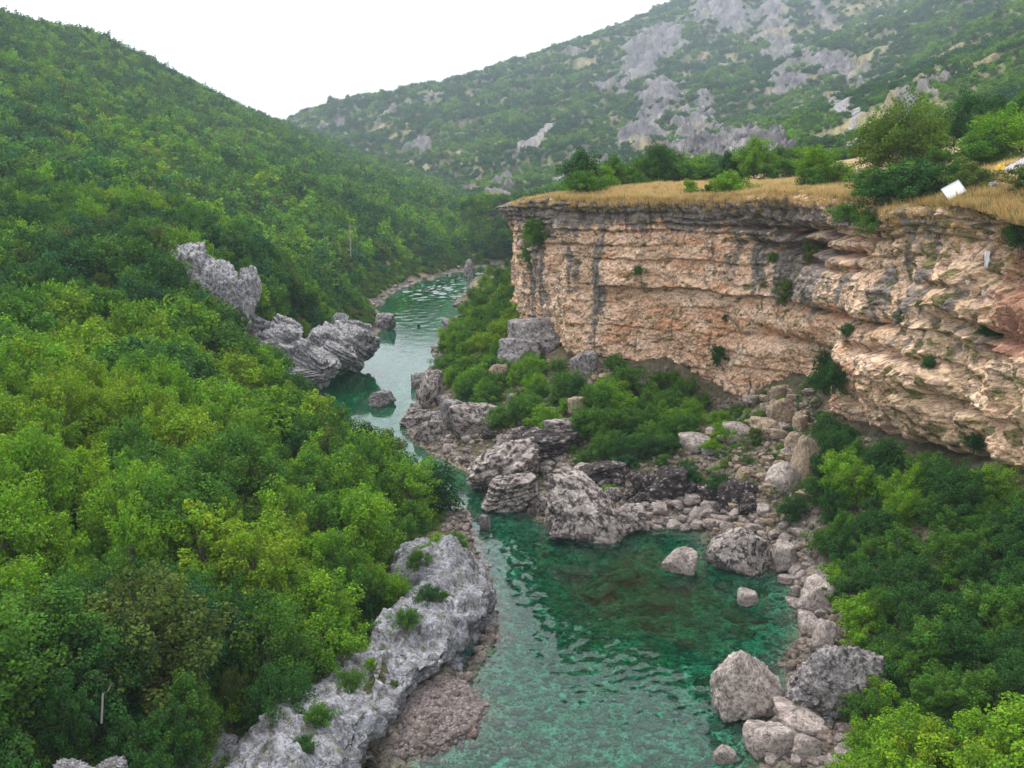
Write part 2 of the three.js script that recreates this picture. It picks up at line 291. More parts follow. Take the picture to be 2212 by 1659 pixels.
{
  const nu = 600, nv = 340, a0 = azOf(430), a1 = azOf(2900);
  const R0 = (az) => 512 + 190 * (1 - sstep(azOf(1104), azOf(1119), az)) + 310 * (1 - sstep(azOf(900), azOf(1005), az)) + 500 * (1 - sstep(azOf(700), azOf(860), az));
  const g = gridGeo(nu, nv, (i, j) => {
    const az = a0 + (a1 - a0) * i / nu, f = j / nv, R = R0(az), r = R * Math.pow(3500 / R, f * .55 + .45 * f * f), x = r * Math.sin(az), z = -r * Math.cos(az), h = uplandH(x, z, r);
    return [x, h, z, ...uplandCol(x, z, h, r)];
  }, (i, j, x, y, z) => [x / 90, z / 90 + y / 60]);
  add(new THREE.Mesh(g, groundMat), 'mountain', 'green mountain with grey crags and scree behind the dry terrace', null, null, 'structure');
  const b0 = AZC + .0006, nt = 360, t = gridGeo(nt, 160, (i, j) => {
    const az = b0 + (a1 - b0) * i / nt, f = j / 160, R = Math.min(clifR(az) + 1.7, 505), r = R + (512.5 - R) * (.2 * f + .8 * f * f), x = r * Math.sin(az), z = -r * Math.cos(az), h = uplandH(x, z, r);
    return [x, h, z, ...uplandCol(x, z, h, r)];
  }, flatXZ);
  add(new THREE.Mesh(t, groundMat), 'terrace', 'flat terrace of dry straw coloured grass above the cliff', null, null, 'structure');
}
{ // blue mountain far down the valley
  const g = gridGeo(40, 12, (i, j) => { const X = 430 + i * 9, p = at(X, 330 - (74 + 10 * N3(i * .3, 0, 0)) * Math.exp(-(((X - 598) / 60) ** 2)) * j / 12, 4300 + j * 20); return [p.x, p.y, p.z, .10, .13, .12]; }, flatXZ);
  add(new THREE.Mesh(g, groundMat), 'distant_mountain', 'small blue peak in the gap between the hills', null, null, 'structure');
}

// ───────────────────────── water ─────────────────────────
{
  const S = 1024, r = RNG(5), d = new Float32Array(S * S), waves = [];
  for (let k = 0; k < 70; k++) { const l = 3 + Math.floor(78 * Math.pow(r(), 1.5)), a = (r() - .5) * 2.3 + 1.2; waves.push([Math.round(l * Math.cos(a)), Math.round(l * Math.sin(a)), r() * 6.283, 1 / (6 + l)]); }
  const T = new Float32Array(4096); for (let i = 0; i < 4096; i++) T[i] = Math.sin(i / 4096 * 2 * Math.PI);
  for (const [kx, ky, ph, am] of waves) for (let y = 0; y < S; y++) { const b = ky * y * 4 + ph * 652 + 4096 * 400; for (let x = 0; x < S; x++) d[y * S + x] += am * T[(kx * x * 4 + b | 0) & 4095]; }
  let lo = 1e9, hi = -1e9; for (const v of d) { lo = Math.min(lo, v); hi = Math.max(hi, v); }
  const b = new Uint8Array(S * S * 4); for (let i = 0; i < S * S; i++) { const v = 255 * (d[i] - lo) / (hi - lo); b[i * 4] = b[i * 4 + 1] = b[i * 4 + 2] = v; b[i * 4 + 3] = 255; }
  const t = new THREE.DataTexture(b, S, S); t.wrapS = t.wrapT = THREE.RepeatWrapping; t.magFilter = THREE.LinearFilter; t.needsUpdate = true;
  const m = new THREE.MeshPhysicalMaterial({ color: 0xffffff, roughness: 0.03, transmission: 1, thickness: 4, ior: 1.333, attenuationColor: new THREE.Color().setRGB(.18, .80, .64), attenuationDistance: 1.9, bumpMap: t, bumpScale: 0.016 });
  const nu = 330, nv = 540, w0 = -.36, w1 = .42;
  const ripple = (x, z) => { // choppy where the current runs, calm in the long pool, a riffle at its head
    const live = sstep(-150, -108, z) * (.5 + .5 * sstep(11, 0, x - .12 * (z + 60))) * (.6 + .6 * N3(x * .07, 2, z * .05)) + .10, far = sstep(-335, -390, z);
    return live * (.050 * N3(x * .62 + z * .2, 0, z * .8) + .034 * N3(x * 1.3, 5, z * 1.55 - x * .3)) + far * .34 * N3(x * .24, 9, z * .17) + sstep(-255, -300, z) * .06 * N3(x * .3, 4, z * .24);
  };
  const g = gridGeo(nu, nv, (i, j) => {
    const rim = i === 0 || i === nu || j === 0 || j === nv, az = w0 + (w1 - w0) * clamp(i - 1, 0, nu - 2) / (nu - 2), r = 30 * Math.pow(660 / 30, clamp(j - 1, 0, nv - 2) / (nv - 2)), x = r * Math.sin(az), z = -r * Math.cos(az);
    return [x, rim ? -9 : ripple(x, z), z, 1, 1, 1];
  }, (i, j, x, y, z) => [(x * .92 + z * .39) / 26, (z * .92 - x * .39) / 26]);
  g.deleteAttribute('color');
  add(new THREE.Mesh(g, m), 'river_water', 'clear emerald green river water', null, null, 'structure');
}

// ───────────────────────── cliff ─────────────────────────
const CNV = 270, bedR = RNG(31), beds = [[-4, 0, 0, 0]];
while (beds[beds.length - 1][0] < 44) { const y = beds[beds.length - 1][0], th = y > 28.5 ? .35 + .65 * bedR() : .5 + 2.0 * bedR() * bedR() + .2; beds.push([y + th, bedR() * 2 - 1, bedR() * 100, bedR()]); }
function bedAt(y) { let k = 0; while (beds[k + 1] && beds[k + 1][0] < y) k++; const a = beds[k][0], b = beds[k + 1][0]; return [k, (y - a) / (b - a), b - a]; }
const clifFoot = (X) => { const T = [[1100, 12], [1200, 12], [1260, 11.6], [1330, 9.8], [1460, 7.6], [1560, 6.2], [1660, 9.2], [1780, 10], [1850, 9.8], [1950, 10.8], [2100, 12.2], [2300, 12.6], [2700, 12.6]]; for (let i = 1; i < T.length; i++) if (X < T[i][0]) return lerp(T[i - 1][1], T[i][1], clamp((X - T[i - 1][0]) / (T[i][0] - T[i - 1][0]), 0, 1)); return 12.6; };
const slab = (n, q) => { const t = n * q, f = Math.floor(t); return (f + sstep(.8, 1, t - f)) / q; };   // broken-off plates with sharp rims
const partings = [[11.4, .5, .5], [12.8, .35, .4], [14.4, .3, .35], [16.3, .25, .3], [17.2, .2, .3], [18.3, .4, .45], [19.7, .2, .3], [22.3, 1.45, .7], [23.6, .2, .25], [25.0, .25, .3], [26.3, .6, .5], [28.2, .6, .6], [29.3, .6, .6], [30.3, .6, .6], [31.3, .55, .55], [32.1, .6, .6], [32.9, .5, .5], [33.7, .4, .45], [34.5, .3, .4]];
function clifOut(s, y, X, top) { // how far the rock stands out from its plan line, metres
  const wav = .5 * N3(s * .028, 3, 0) + .3 * N3(s * .09, 8, y * .04) + .13 * N3(s * .35, 2, y * .15), yw = y + wav, near = sstep(1840, 2020, X);
  let o = 2.6 * fbm(s * .033, y * .02, 4, 2) + .9 * N3(s * .1, y * .07, 1);
  partings.forEach(([py, step, notch], k) => {
    const d = yw - py; if (d < -1 || d > 9) return;
    const m = py === 22.3 ? sstep(1255, 1290, X) * (1 - .6 * near) : sstep(-.25, .35, N3(s * .022 + k * 5.1, k * 7.7, 0) + (py > 28 ? .3 : -.22) - .3 * near);
    if (d > 0) o += step * m * (Math.exp(-d / 2.6)) * sstep(0, .12, d);
    o -= notch * m * Math.exp(-(((d + .06) / .17) ** 2)) * (.6 + .6 * N3(s * .2, k * 3, 1));
  });
  o += .85 * slab(fbm(s * .075, y * .13, 12, 3) + 1, 5) - .85 + .35 * slab(fbm(s * .3, y * .45, 19, 3) + 1, 5) - .35;      // fallen plates
  o += .10 * N3(s * .12, y * 3.2, 5) * sstep(-.1, .3, N3(s * .04, y * .12, 33));                                        // thin lamination
  o += .42 * fbm(s * .5, y * .55, 7, 5) + .12 * N3(s * 2.4, y * 2.6, 2) - .3 * Math.max(0, N3(s * 1.3, y * 1.5, 9) - .5) * 2.2 - .22 * Math.max(0, N3(s * 2.7, y * 3.1, 29) - .5) * 2;
  o -= .4 * Math.max(0, 1 - Math.abs(N3(s * .10, y * .012, 60)) * 26) * sstep(0, .3, N3(s * .05, y * .1, 61));              // a few upright joints
  o += near * (.5 * N3(s * .55 + y * .2, y * .16, 5) + .34 * Math.max(0, N3(s * 1.3 + y * .25, y * .18, 8)) + 1.4 * fbm(s * .13, y * .15, 77, 3) + .8 * slab(fbm(s * .12, y * .14, 91, 3) + 1, 4) - .8 - .8 * Math.max(0, ridge(s * .12 + y * .06, y * .2, 14, 3) - .76) * 4);   // dripstone ribs at the near end
  const fl = 1 - sstep(1200, 1215, X); o += fl * .5 * fbm(s * .3, y * .5, 41, 3);
  // hollows under the terrace and the low cave
  const rag = .75 + .8 * fbm(s * .22, y * .4, 66, 3), yr = yw + .5 * N3(s * .07, 5, 5);
  o -= rag * (1.6 * bump2(X, yw, 1750, 29.8, 100, 2.4) + 4.6 * bump2(X, yr, 1740, 29.3, 105, .62) + 4.2 * bump2(X, yr, 1690, 31.5, 110, .5) + 3.2 * bump2(X, yr, 1800, 27.4, 70, .45) + 2.6 * bump2(X, yr, 1850, 31.0, 60, .4) + 2.4 * bump2(X, yr, 1600, 32.6, 70, .4));
  o -= 4.2 * bump2(X, yw, 1785, 14.8, 40, 3.2) + 2.2 * bump2(X, yw, 1700, 17.2, 70, .7) + 2.2 * bump2(X, yw, 1960, 19.3, 110, .6) + 2.2 * bump2(X, yw, 2110, 23.4, 90, .6) + 2.6 * bump2(X, yw, 2190, 28.2, 70, .8) + 1.8 * bump2(X, yw, 1850, 22.2, 110, .7) + 1.5 * bump2(X, yw, 2090, 16.2, 110, .55) + 1.4 * bump2(X, yw, 2040, 26.4, 80, .5);
  o += 1.5 * bump2(X, y, 1296, 25.4, 13, 4.5) - 1.2 * bump2(X, y, 1250, 20, 14, 9) - 2.0 * bump2(X, y, 1197, 24, 9, 14);
  o += 2.0 * bump2(X, y, 1990, 16.6, 150, 4.2);                              // the belly above the near thicket
  const foot = clifFoot(X); o -= 3.4 * sstep(foot + .9, foot - 1.6, y + .5 * N3(s * .3, 1, 2));   // undercut base
  o += .9 * sstep(top - 2.6, top - 1.0, y) * (X < 1850 ? 1 : .3) - 1.1 * sstep(top - .9, top + .1, y);      // weathered cap
  o -= sstep(1900, 2150, X) * sstep(26, 34, y) * 3.0;                        // leans back at the near end
  return o;
}
function clifCol(s, y, X, x, z, top) {
  const near = sstep(1840, 2020, X), n0 = fbm(s * .06, y * .11, 13, 3), n1 = fbm(s * .10, y * .34, 3, 4), n2 = fbm(s * .5, y * .8, 9, 4), st = fbm(s * .30, y * .05, 21, 4), fine = N3(s * 2.6, y * 2.8, 4);
  let c = mix3([.47, .315, .21], [.57, .42, .305], clamp(.5 + n0 * 1.1 + n2 * .8, 0, 1));
  c = mix3(c, [.48, .24, .125], sstep(.12, .45, n1 + .38 * bump2(X, y, 1560, 17.5, 120, 3.4) + .12 * n2) * .62);                 // rusty bands
  c = mix3(c, [.58, .45, .35], sstep(.12, .4, fbm(s * .16, y * .3, 55, 3)) * .6);                                            // pale fresh faces
  c = mix3(c, [.36, .285, .18], near * clamp(.35 + n1, 0, .7));
  const cap = 1.35 * bump2(X, y, 1450, 33.4, 460, 2.5) + .9 * bump2(X, y, 1160, 25, 34, 14) + .9 * bump2(X, y, 1292, 24.5, 16, 6.5) + .5 * bump2(X, y, 1255, 24, 40, 8) + .8 * bump2(X, y, 1286, 15, 18, 4.5) + 1.0 * bump2(X, y, 1690, 27.6, 115, 4.0) + .7 * bump2(X, y, 1710, 23.6, 85, 1.7) + .55 * bump2(X, y, 1990, 25, 170, 4.5) + .45 * bump2(X, y, 2110, 30, 130, 4);
  c = mix3(c, mix3([.185, .172, .16], [.105, .098, .098], clamp(.5 + n2, 0, 1)), sstep(.42, .78, cap + st * 1.0 + n2 * .3) * .9);  // grey weathering and water streaks
  c = mix3(c, [.055, .052, .045], sstep(.30, .46, fbm(s * .8, y * .07, 77, 3) + .25 * cap - .14) * .75);                        // black streaks
  c = mix3(c, [.10, .105, .03], sstep(.32, .44, fbm(s * .42, y * .6, 31, 4) + .17 * near + .1 * bump2(X, y, 1720, 25, 120, 4)) * .85);                               // moss
  const sp = 1 + .14 * fine + .14 * N3(s * 6, y * 6, 1); c = [c[0] * sp, c[1] * sp, c[2] * sp];
  if (N3(s * 2.2, y * 2.6, 40) > .80) c = mix3(c, [.09, .08, .065], .7);                                                      // pits and lichen
  const red = sstep(2090, 2170, X + 60 * n2) * sstep(21, 24, y + 3 * n1) * sstep(35, 32.5, y + 3 * n1); return mix3(c, [.25, .12, .08], red * .8);
}
const clifTop = CL.p.map(([x, z]) => uplandTps(x, z) + .25);
const clifAt = (i, y) => { const s = CL.S[i], o = clifOut(s, y, CX[i], clifTop[i]); return V3(CL.p[i][0] + CL.n[i][0] * o, y, CL.p[i][1] + CL.n[i][1] * o); };
{
  const g = gridGeo(CN, CNV, (i, j) => {
    const s = CL.S[i], X = CX[i], [px, pz] = CL.p[i], [nx, nz] = CL.n[i], top = clifTop[i], lip = CNV - 12;
    const v = Math.min(1, j / lip), y0 = Math.min(clifFoot(X) - 4.5, valleyTps(px, pz) - 1), y = lerp(y0, top, v);
    let o = clifOut(s, y, X, top), yy = y + .12 * N3(s * .9, y * 1.3, 6);
    if (j > lip) { const b = (j - lip) / 12; o -= 4.5 * b; yy += .18 * N3(s * .7, b * 4, 3) - .5 * b * b; }
    return [px + nx * o, yy, pz + nz * o, ...clifCol(s, yy, X, px, pz, top)];
  }, (i, j, x, y) => [CL.S[i] / 5.3, y / 5.3 + (j > CNV - 12 ? (j - CNV + 12) * .07 : 0)]);
  add(new THREE.Mesh(g, vmat(0.95, { map: grainB, color: new THREE.Color(1.64, 1.59, 1.56), bumpMap: grainB, bumpScale: .075 })), 'cliff', 'overhanging layered beige and grey conglomerate cliff above the river', null, null, 'structure');
}

// ───────────────────────── plants ─────────────────────────
function taperTube(P, R, sides = 6) {
  const pos = [], ix = [], up = V3(0, 1, 0.01), a = V3(), b = V3(), d = V3();
  P.forEach((p, i) => {
    d.subVectors(P[Math.min(i + 1, P.length - 1)], P[Math.max(i - 1, 0)]).normalize(); a.crossVectors(d, Math.abs(d.y) > .95 ? V3(1, 0, 0) : up).normalize(); b.crossVectors(d, a);
    for (let k = 0; k < sides; k++) { const t = k / sides * 2 * Math.PI; pos.push(p.x + (a.x * Math.cos(t) + b.x * Math.sin(t)) * R[i], p.y + (a.y * Math.cos(t) + b.y * Math.sin(t)) * R[i], p.z + (a.z * Math.cos(t) + b.z * Math.sin(t)) * R[i]); }
  });
  for (let i = 0; i + 1 < P.length; i++) for (let k = 0; k < sides; k++) { const k2 = (k + 1) % sides, o = i * sides; ix.push(o + k, o + k2, o + sides + k2, o + k, o + sides + k2, o + sides + k); }
  const g = new THREE.BufferGeometry(); g.setAttribute('position', new THREE.Float32BufferAttribute(pos, 3)); g.setIndex(ix); g.computeVertexNormals(); return g;
}
function leafCloud(r, clumps, n, size, centre) {
  const pos = new Float32Array(n * 12), nor = new Float32Array(n * 12), col = new Float32Array(n * 12), ix = new Uint32Array(n * 6);
  const cum = []; let tot = 0; for (const c of clumps) cum.push(tot += c.r * c.r);
  const d = V3(), p = V3(), nn = V3(), a = V3(), b = V3(), o = V3();
  for (let i = 0; i < n; i++) {
    const w = r() * tot; let k = 0; while (cum[k] < w) k++;
    const c = clumps[k], z = r() * 1.8 - .8, t = r() * 6.283, q = Math.sqrt(Math.max(0, 1 - z * z));
    d.set(q * Math.cos(t), z, q * Math.sin(t)); o.copy(c).sub(centre); o.y += .12; o.normalize();
    p.copy(d).multiplyScalar(c.r * (.35 + .75 * Math.sqrt(r()))); p.addScaledVector(o, p.dot(o) * .8); p.add(c);         // sprays reach outwards
    nn.set(r() - .5, r() - .5, r() - .5).multiplyScalar(1.9).addScaledVector(d, .45); nn.y += .55; nn.normalize();
    a.set(r() - .5, r() - .5, r() - .5).cross(nn).normalize(); b.crossVectors(nn, a);
    const L = size * (.55 + .8 * r()), Wd = L * .34, f = .14 * L;
    const Q = [[-L / 2, 0, 0], [0, Wd, f], [L / 2, 0, 0], [0, -Wd, f]];
    const v = c.v * (.72 + .56 * r()), yl = (r() - .5) * .3 + c.y2;
    for (let m = 0; m < 4; m++) {
      const s = i * 12 + m * 3;
      pos[s] = p.x + a.x * Q[m][0] + b.x * Q[m][1] + nn.x * Q[m][2]; pos[s + 1] = p.y + a.y * Q[m][0] + b.y * Q[m][1] + nn.y * Q[m][2]; pos[s + 2] = p.z + a.z * Q[m][0] + b.z * Q[m][1] + nn.z * Q[m][2];
      nor[s] = nn.x; nor[s + 1] = nn.y; nor[s + 2] = nn.z; col[s] = v * (1 + yl); col[s + 1] = v; col[s + 2] = v * (1 - yl * .5);
    }
    const e = i * 4; ix.set([e, e + 2, e + 1, e, e + 3, e + 2], i * 6);
  }
  const g = new THREE.BufferGeometry();
  g.setAttribute('position', new THREE.BufferAttribute(pos, 3)); g.setAttribute('normal', new THREE.BufferAttribute(nor, 3)); g.setAttribute('color', new THREE.BufferAttribute(col, 3)); g.setIndex(new THREE.BufferAttribute(ix, 1));
  return g;
}
// a plant 1 m tall: trunk with limbs, and a crown of leaf sprays of uneven outline
function plantGeo(seed, { R = .4, low = .15, nc = 60, n = 7000, leaf = .035, cr = .09, gap = .2, lean = 0, stems = 1, top = 1 }) {
  const r = RNG(seed), clumps = [], centre = V3(lean * .3, low + (1 - low) * .5, 0), hy = (1 - low) / 2;
  for (let k = 0; k < nc; k++) {
    const z = 1 - 2 * (k + .5) / nc, t = k * 2.39996 + r() * .9, q = Math.sqrt(1 - z * z), dx = q * Math.cos(t), dz = q * Math.sin(t);
    const lump = 1 + .34 * N3(seed * 3.3 + dx * 1.5, z * 1.5, dz * 1.5) + .16 * N3(seed + dx * 3.6, z * 3.6, dz * 3.6), f = (.42 + .58 * Math.pow(r(), .55)) * lump;
    if (r() < gap) continue;
    const wide = z > 0 ? 1 - .25 * z * top : 1, c = V3(centre.x + R * dx * f * wide + lean * z * .12, Math.max(.03, centre.y + hy * z * f * .95), R * dz * f * wide); c.r = cr * (.6 + .9 * r() * r() + .2 * r()); c.v = .72 + .5 * r(); c.y2 = (r() - .5) * .28;
    clumps.push(c);
  }
  const crown = leafCloud(r, clumps, n, leaf, centre), wood = [];
  for (let s = 0; s < stems; s++) {
    const ox = stems > 1 ? (r() - .5) * .12 : 0, oz = stems > 1 ? (r() - .5) * .12 : 0, tip = V3(centre.x + ox * 2 + (r() - .5) * .06, centre.y + hy * .6, oz * 2), fork = V3(ox * 1.4 + lean * .12, low * .6 + .1, oz * 1.4);
    wood.push(taperTube([V3(ox, -.12, oz), V3(ox, .02, oz), fork, fork.clone().lerp(tip, .5), tip], [.030, .022, .017, .011, .005]));
    const near = clumps.slice().sort(() => r() - .5).slice(0, stems > 1 ? 7 : 16);
    for (const c of near) { const st = fork.clone().lerp(tip, r() * .6), md = st.clone().lerp(c, .5); md.y -= .03; wood.push(taperTube([st, md, c.clone()], [.009, .006, .002], 5)); }
  }
  return { crown, trunk: mergeGeometries(wood) };
}
const nearP = [
  plantGeo(11, { R: .40, low: .08, n: 11000, leaf: .033, cr: .095, nc: 84 }), plantGeo(12, { R: .33, low: .1, n: 9000, leaf: .032, cr: .085, nc: 74, gap: .25 }),
  plantGeo(13, { R: .46, low: .05, n: 12000, leaf: .034, cr: .10, nc: 90, stems: 3 }), plantGeo(14, { R: .38, low: .1, n: 8000, leaf: .033, cr: .08, nc: 70, gap: .35, lean: .25 }),
  plantGeo(15, { R: .46, low: .02, n: 11000, leaf: .035, cr: .105, nc: 80, stems: 3, top: 0 }), plantGeo(16, { R: .30, low: .15, n: 6500, leaf: .032, cr: .07, nc: 70, gap: .45 }),
];
const shrubP = [plantGeo(21, { R: .55, low: .0, n: 7000, leaf: .05, cr: .12, nc: 64, stems: 4 }), plantGeo(22, { R: .65, low: .0, n: 7600, leaf: .05, cr: .13, nc: 66, stems: 4 }), plantGeo(23, { R: .48, low: .02, n: 5600, leaf: .048, cr: .10, nc: 60, stems: 4, gap: .4 })];
const midP = [plantGeo(41, { R: .42, low: .04, n: 3200, leaf: .060, cr: .11, nc: 56 }), plantGeo(42, { R: .48, low: .0, n: 3400, leaf: .064, cr: .12, nc: 54, stems: 2 }), plantGeo(43, { R: .34, low: .06, n: 2600, leaf: .058, cr: .095, nc: 50, gap: .3 }), plantGeo(44, { R: .42, low: .0, n: 2800, leaf: .062, cr: .10, nc: 44, gap: .35, lean: .2 })];
const farP = [plantGeo(61, { R: .46, low: .0, n: 520, leaf: .15, cr: .17, nc: 24 }), plantGeo(62, { R: .58, low: .0, n: 520, leaf: .16, cr: .18, nc: 22 })];
const HUES = { bright: [.135, .285, .006], yellow: [.18, .305, .005], mid: [.066, .175, .010], gold: [.115, .205, .010], deep: [.026, .100, .010], olive: [.085, .135, .014], blue: [.028, .120, .030], grey: [.11, .125, .075] };
const leafMat = (c) => new THREE.MeshPhysicalMaterial({ color: new THREE.Color().setRGB(...c), vertexColors: true, roughness: 1, transmission: .3, thickness: 0, specularIntensity: .35, side: THREE.DoubleSide });
const leafMats = Object.fromEntries(Object.entries(HUES).map(([k, c]) => [k, leafMat(c)])), whiteLeaf = leafMat([1, 1, 1]);
const barkMat = mat(.13, .105, .085), paleBark = mat(.30, .27, .24);
function plant(geo, x, y, z, H, Wf, turn, hue, name, label, category, group) {
  const o = new THREE.Group();
  part(o, 'trunk', geo.trunk, barkMat); part(o, 'crown', geo.crown, leafMats[hue]);
  o.position.set(x, y, z); o.rotation.y = turn; o.scale.set(H * Wf, H, H * Wf);
  return add(o, name, label, category, group);
}
function hitValley(X, Y, t0 = 38) {
  const d = dirOf(X, Y); let t = t0, s = .8;
  for (let k = 0; k < 900; k++) { const x = d.x * t, z = d.z * t, y = EYE.y + d.y * t; if (y <= valleyH(x, z)) return V3(x, valleyH(x, z), z); t += s; s = Math.max(.6, t * .006); }
  return at(X, Y, t);
}
// bare crags on the wooded side, kept clear of trees: x, z, radius
const cragSpots = [[380, 545, 182, 5], [440, 590, 176, 6.5], [490, 620, 172, 6.5], [540, 625, 176, 4], [600, 760, 184, 7], [660, 775, 186, 7], [720, 770, 190, 6], [780, 735, 205, 5], [230, 520, 188, 5], [530, 690, 174, 4], [130, 505, 190, 3]].map(([X, Y, t, r]) => { const p = at(X, Y, t); return [p.x, p.z, r]; });
const cragIn = (x, z) => distLine(x, z, cragPath, false);
const woodR = RNG(99), words = { bright: 'fresh green', yellow: 'yellow-green', mid: 'mid green', gold: 'golden green', deep: 'dark green', olive: 'olive green', blue: 'blue-green', grey: 'greyish green' };
const hueAt = (x, z, r) => { // species patches
  const n = fbm(x * .035, 3, z * .035, 3) + (r() - .5) * .5, near = Math.hypot(x, z);
  const warm = bump2(x, z, -38, -96, 34, 40);
  const k = n + .42 * warm - (near < 72 ? .18 : 0);
  return k > .5 ? 'yellow' : k > .2 ? 'bright' : k > -.08 ? 'mid' : k > -.34 ? (r() < .2 ? 'olive' : r() < .25 ? 'blue' : 'deep') : r() < .3 ? 'blue' : 'deep';
};
const spots = [];
for (let ring = 0, t = 34; t < 1380; ring++) {
  const sp = t < 160 ? 3.25 : t < 330 ? 3.3 : 4.0 + 2.4 * sstep(400, 1200, t); t += sp * .9;
  const a0 = -.66, a1 = .16, n = Math.floor((a1 - a0) * t / sp);
  for (let k = 0; k < n; k++) {
    const az = a0 + (k + woodR()) * sp / t, rr = t + (woodR() - .5) * sp * 1.2, x = rr * Math.sin(az), z = -rr * Math.cos(az), j1 = woodR(), j2 = woodR();
    if (rr > 150 && az > AZC - .004 || rr > 690 && az > azOf(1010)) continue;
    const sd = riverSd(x, z);
    if (sd < 2.4 + 1.5 * j1 || z > -560 && distLine(x, z, leftBank, false) > distLine(x, z, rightBank, false)) continue;
    const dc = cragIn(x, z); if (dc < 7.5 + 2.5 * N3(x * .2, 0, z * .2)) continue;
    if (cragSpots.some(([cx, cz, r]) => Math.hypot(x - cx, z - cz) < r + .5)) continue;
    const dry = dryHill(x, z); if (dry > .35 && j2 > .16) continue;
    if (rr > 260 && fbm(x * .06, 12, z * .06, 2) > .3 && j2 < .6) continue;
    const y = valleyH(x, z, sd), s = seen(V3(x, y + 3, z));
    if (s[0] < -260 || s[0] > 1400 || s[1] > 2050) continue;
    if (z < -235 && sd < 6 + 3 * j1) continue;
    const tall = (sd < 9 ? .8 : 1) * (z < -235 && sd < 16 ? .6 : 1) * (3.4 + 5.0 * Math.pow(woodR(), 1.4)) * (1 + .3 * sstep(250, 1000, rr));
    spots.push({ x, y, z, H: tall, t: s[2], X: s[0], Y: s[1], hue: hueAt(x, z, woodR), turn: woodR() * 6.28, w: .72 + .42 * woodR() });
  }
}
spots.sort((a, b) => b.H / b.t - a.H / a.t);
{
  
  let done = 0; const rest = [];
  for (const s of spots) {
    if (done < 210 && s.X > -90 && s.X < 1150 && s.Y < 1860 && s.t < 112) {
      const where = s.t < 66 ? 'low on the near slope' : s.X > 700 ? 'on the wooded bank beside the river' : s.t < 88 ? 'halfway up the near slope' : 'high on the near slope';
      const side = s.X < 230 ? ', close to the left edge' : s.X < 460 ? ', left of its middle' : s.X < 700 ? ', right of its middle' : '';
      plant(nearP[done * 7 % 6], s.x, s.y, s.z, s.H, s.w, s.turn, s.hue, 'broadleaf_tree', `${words[s.hue]} leafy tree ${where}${side}`, 'tree', `${words[s.hue]} trees ${where}${side}`); done++;
    } else rest.push(s);
  }
  const M = new THREE.Matrix4(), Q = new THREE.Quaternion(), UPV = V3(0, 1, 0), cc = new THREE.Color();
  const sets = [[rest.filter((s) => s.t < 250), midP, 'hillside_wood'], [rest.filter((s) => s.t >= 250), farP, 'ridge_wood']];
  for (const [list, protos, name] of sets) protos.forEach((g, k) => {
    const mine = list.filter((_, i) => i % protos.length === k), im = new THREE.InstancedMesh(g.crown, whiteLeaf, mine.length);
    mine.forEach((s, i) => {
      M.compose(V3(s.x, s.y - .15, s.z), Q.setFromAxisAngle(UPV, s.turn), V3(s.H * s.w, s.H, s.H * s.w)); im.setMatrixAt(i, M);
      const h = HUES[s.hue], f = .85 + .3 * woodR(); im.setColorAt(i, cc.setRGB(h[0] * f, h[1] * f, h[2] * f));
    });
    add(im, name, name === 'hillside_wood' ? 'dense green wood covering the middle of the hillside' : 'small distant trees covering the hill up to its ridge', null, null, 'stuff');
  });
  console.log('wood', spots.length, done);
}
{ // low undergrowth on both banks
  const r = RNG(71), list = [];
  for (let k = 0; k < 9000; k++) {
    const az = -.62 + 1.25 * r(), t = 40 + 130 * r() * (.4 + .6 * r()), x = t * Math.sin(az), z = -t * Math.cos(az), sd = riverSd(x, z); if (sd < 3) continue;
    if (t > clifR(az) - 2.5 || cragIn(x, z) < 6 || cragSpots.some(([cx, cz, q]) => Math.hypot(x - cx, z - cz) < q)) continue;
    const onRight = distLine(x, z, rightBank, false) < distLine(x, z, leftBank, false);
    if (onRight && (sd < 7 || (x < 22 && z < -95 && N3(x * .2, 3, z * .2) < .15))) continue;
    list.push([x, valleyH(x, z, sd), z, (.5 + .9 * r()) * (onRight ? .8 : 1), r() * 6.28, ['mid', 'deep', 'olive', 'bright', 'deep'][Math.floor(r() * 5)]]);
  }
  const M = new THREE.Matrix4(), Q = new THREE.Quaternion(), cc = new THREE.Color(), g = plantGeo(81, { R: .7, low: 0, n: 800, leaf: .11, cr: .18, nc: 30 });
  const im = new THREE.InstancedMesh(g.crown, whiteLeaf, list.length);
  list.forEach((s, i) => { M.compose(V3(s[0], s[1] - .1, s[2]), Q.setFromAxisAngle(V3(0, 1, 0), s[4]), V3(s[3] * 1.2, s[3], s[3] * 1.2)); im.setMatrixAt(i, M); const h = HUES[s[5]]; im.setColorAt(i, cc.setRGB(...h)); });
  add(im, 'undergrowth', 'low leafy undergrowth between the trees', null, null, 'stuff');
}
{ // scrub along the far left bank
  const r = RNG(77), list = [];
  while (list.length < 900) { const x = -75 + 80 * r(), z = -230 - 330 * r(), sd = riverSd(x, z); if (sd < 2.2 || sd > 17 || distLine(x, z, leftBank, false) > distLine(x, z, rightBank, false)) continue; list.push([x, valleyH(x, z, sd), z, 1.1 + 1.6 * r() * Math.min(1, sd / 9), r() * 6.28, ['mid', 'deep', 'olive', 'bright', 'mid'][Math.floor(r() * 5)]]); }
  const M = new THREE.Matrix4(), Q = new THREE.Quaternion(), cc = new THREE.Color(), im = new THREE.InstancedMesh(midP[1].crown, whiteLeaf, list.length);
  list.forEach((s, i) => { M.compose(V3(s[0], s[1] - .1, s[2]), Q.setFromAxisAngle(V3(0, 1, 0), s[4]), V3(s[3] * 1.3, s[3], s[3] * 1.3)); im.setMatrixAt(i, M); im.setColorAt(i, cc.setRGB(...HUES[s[5]])); });
  add(im, 'bank_scrub', 'low scrub along the far left bank of the river', null, null, 'stuff');
}
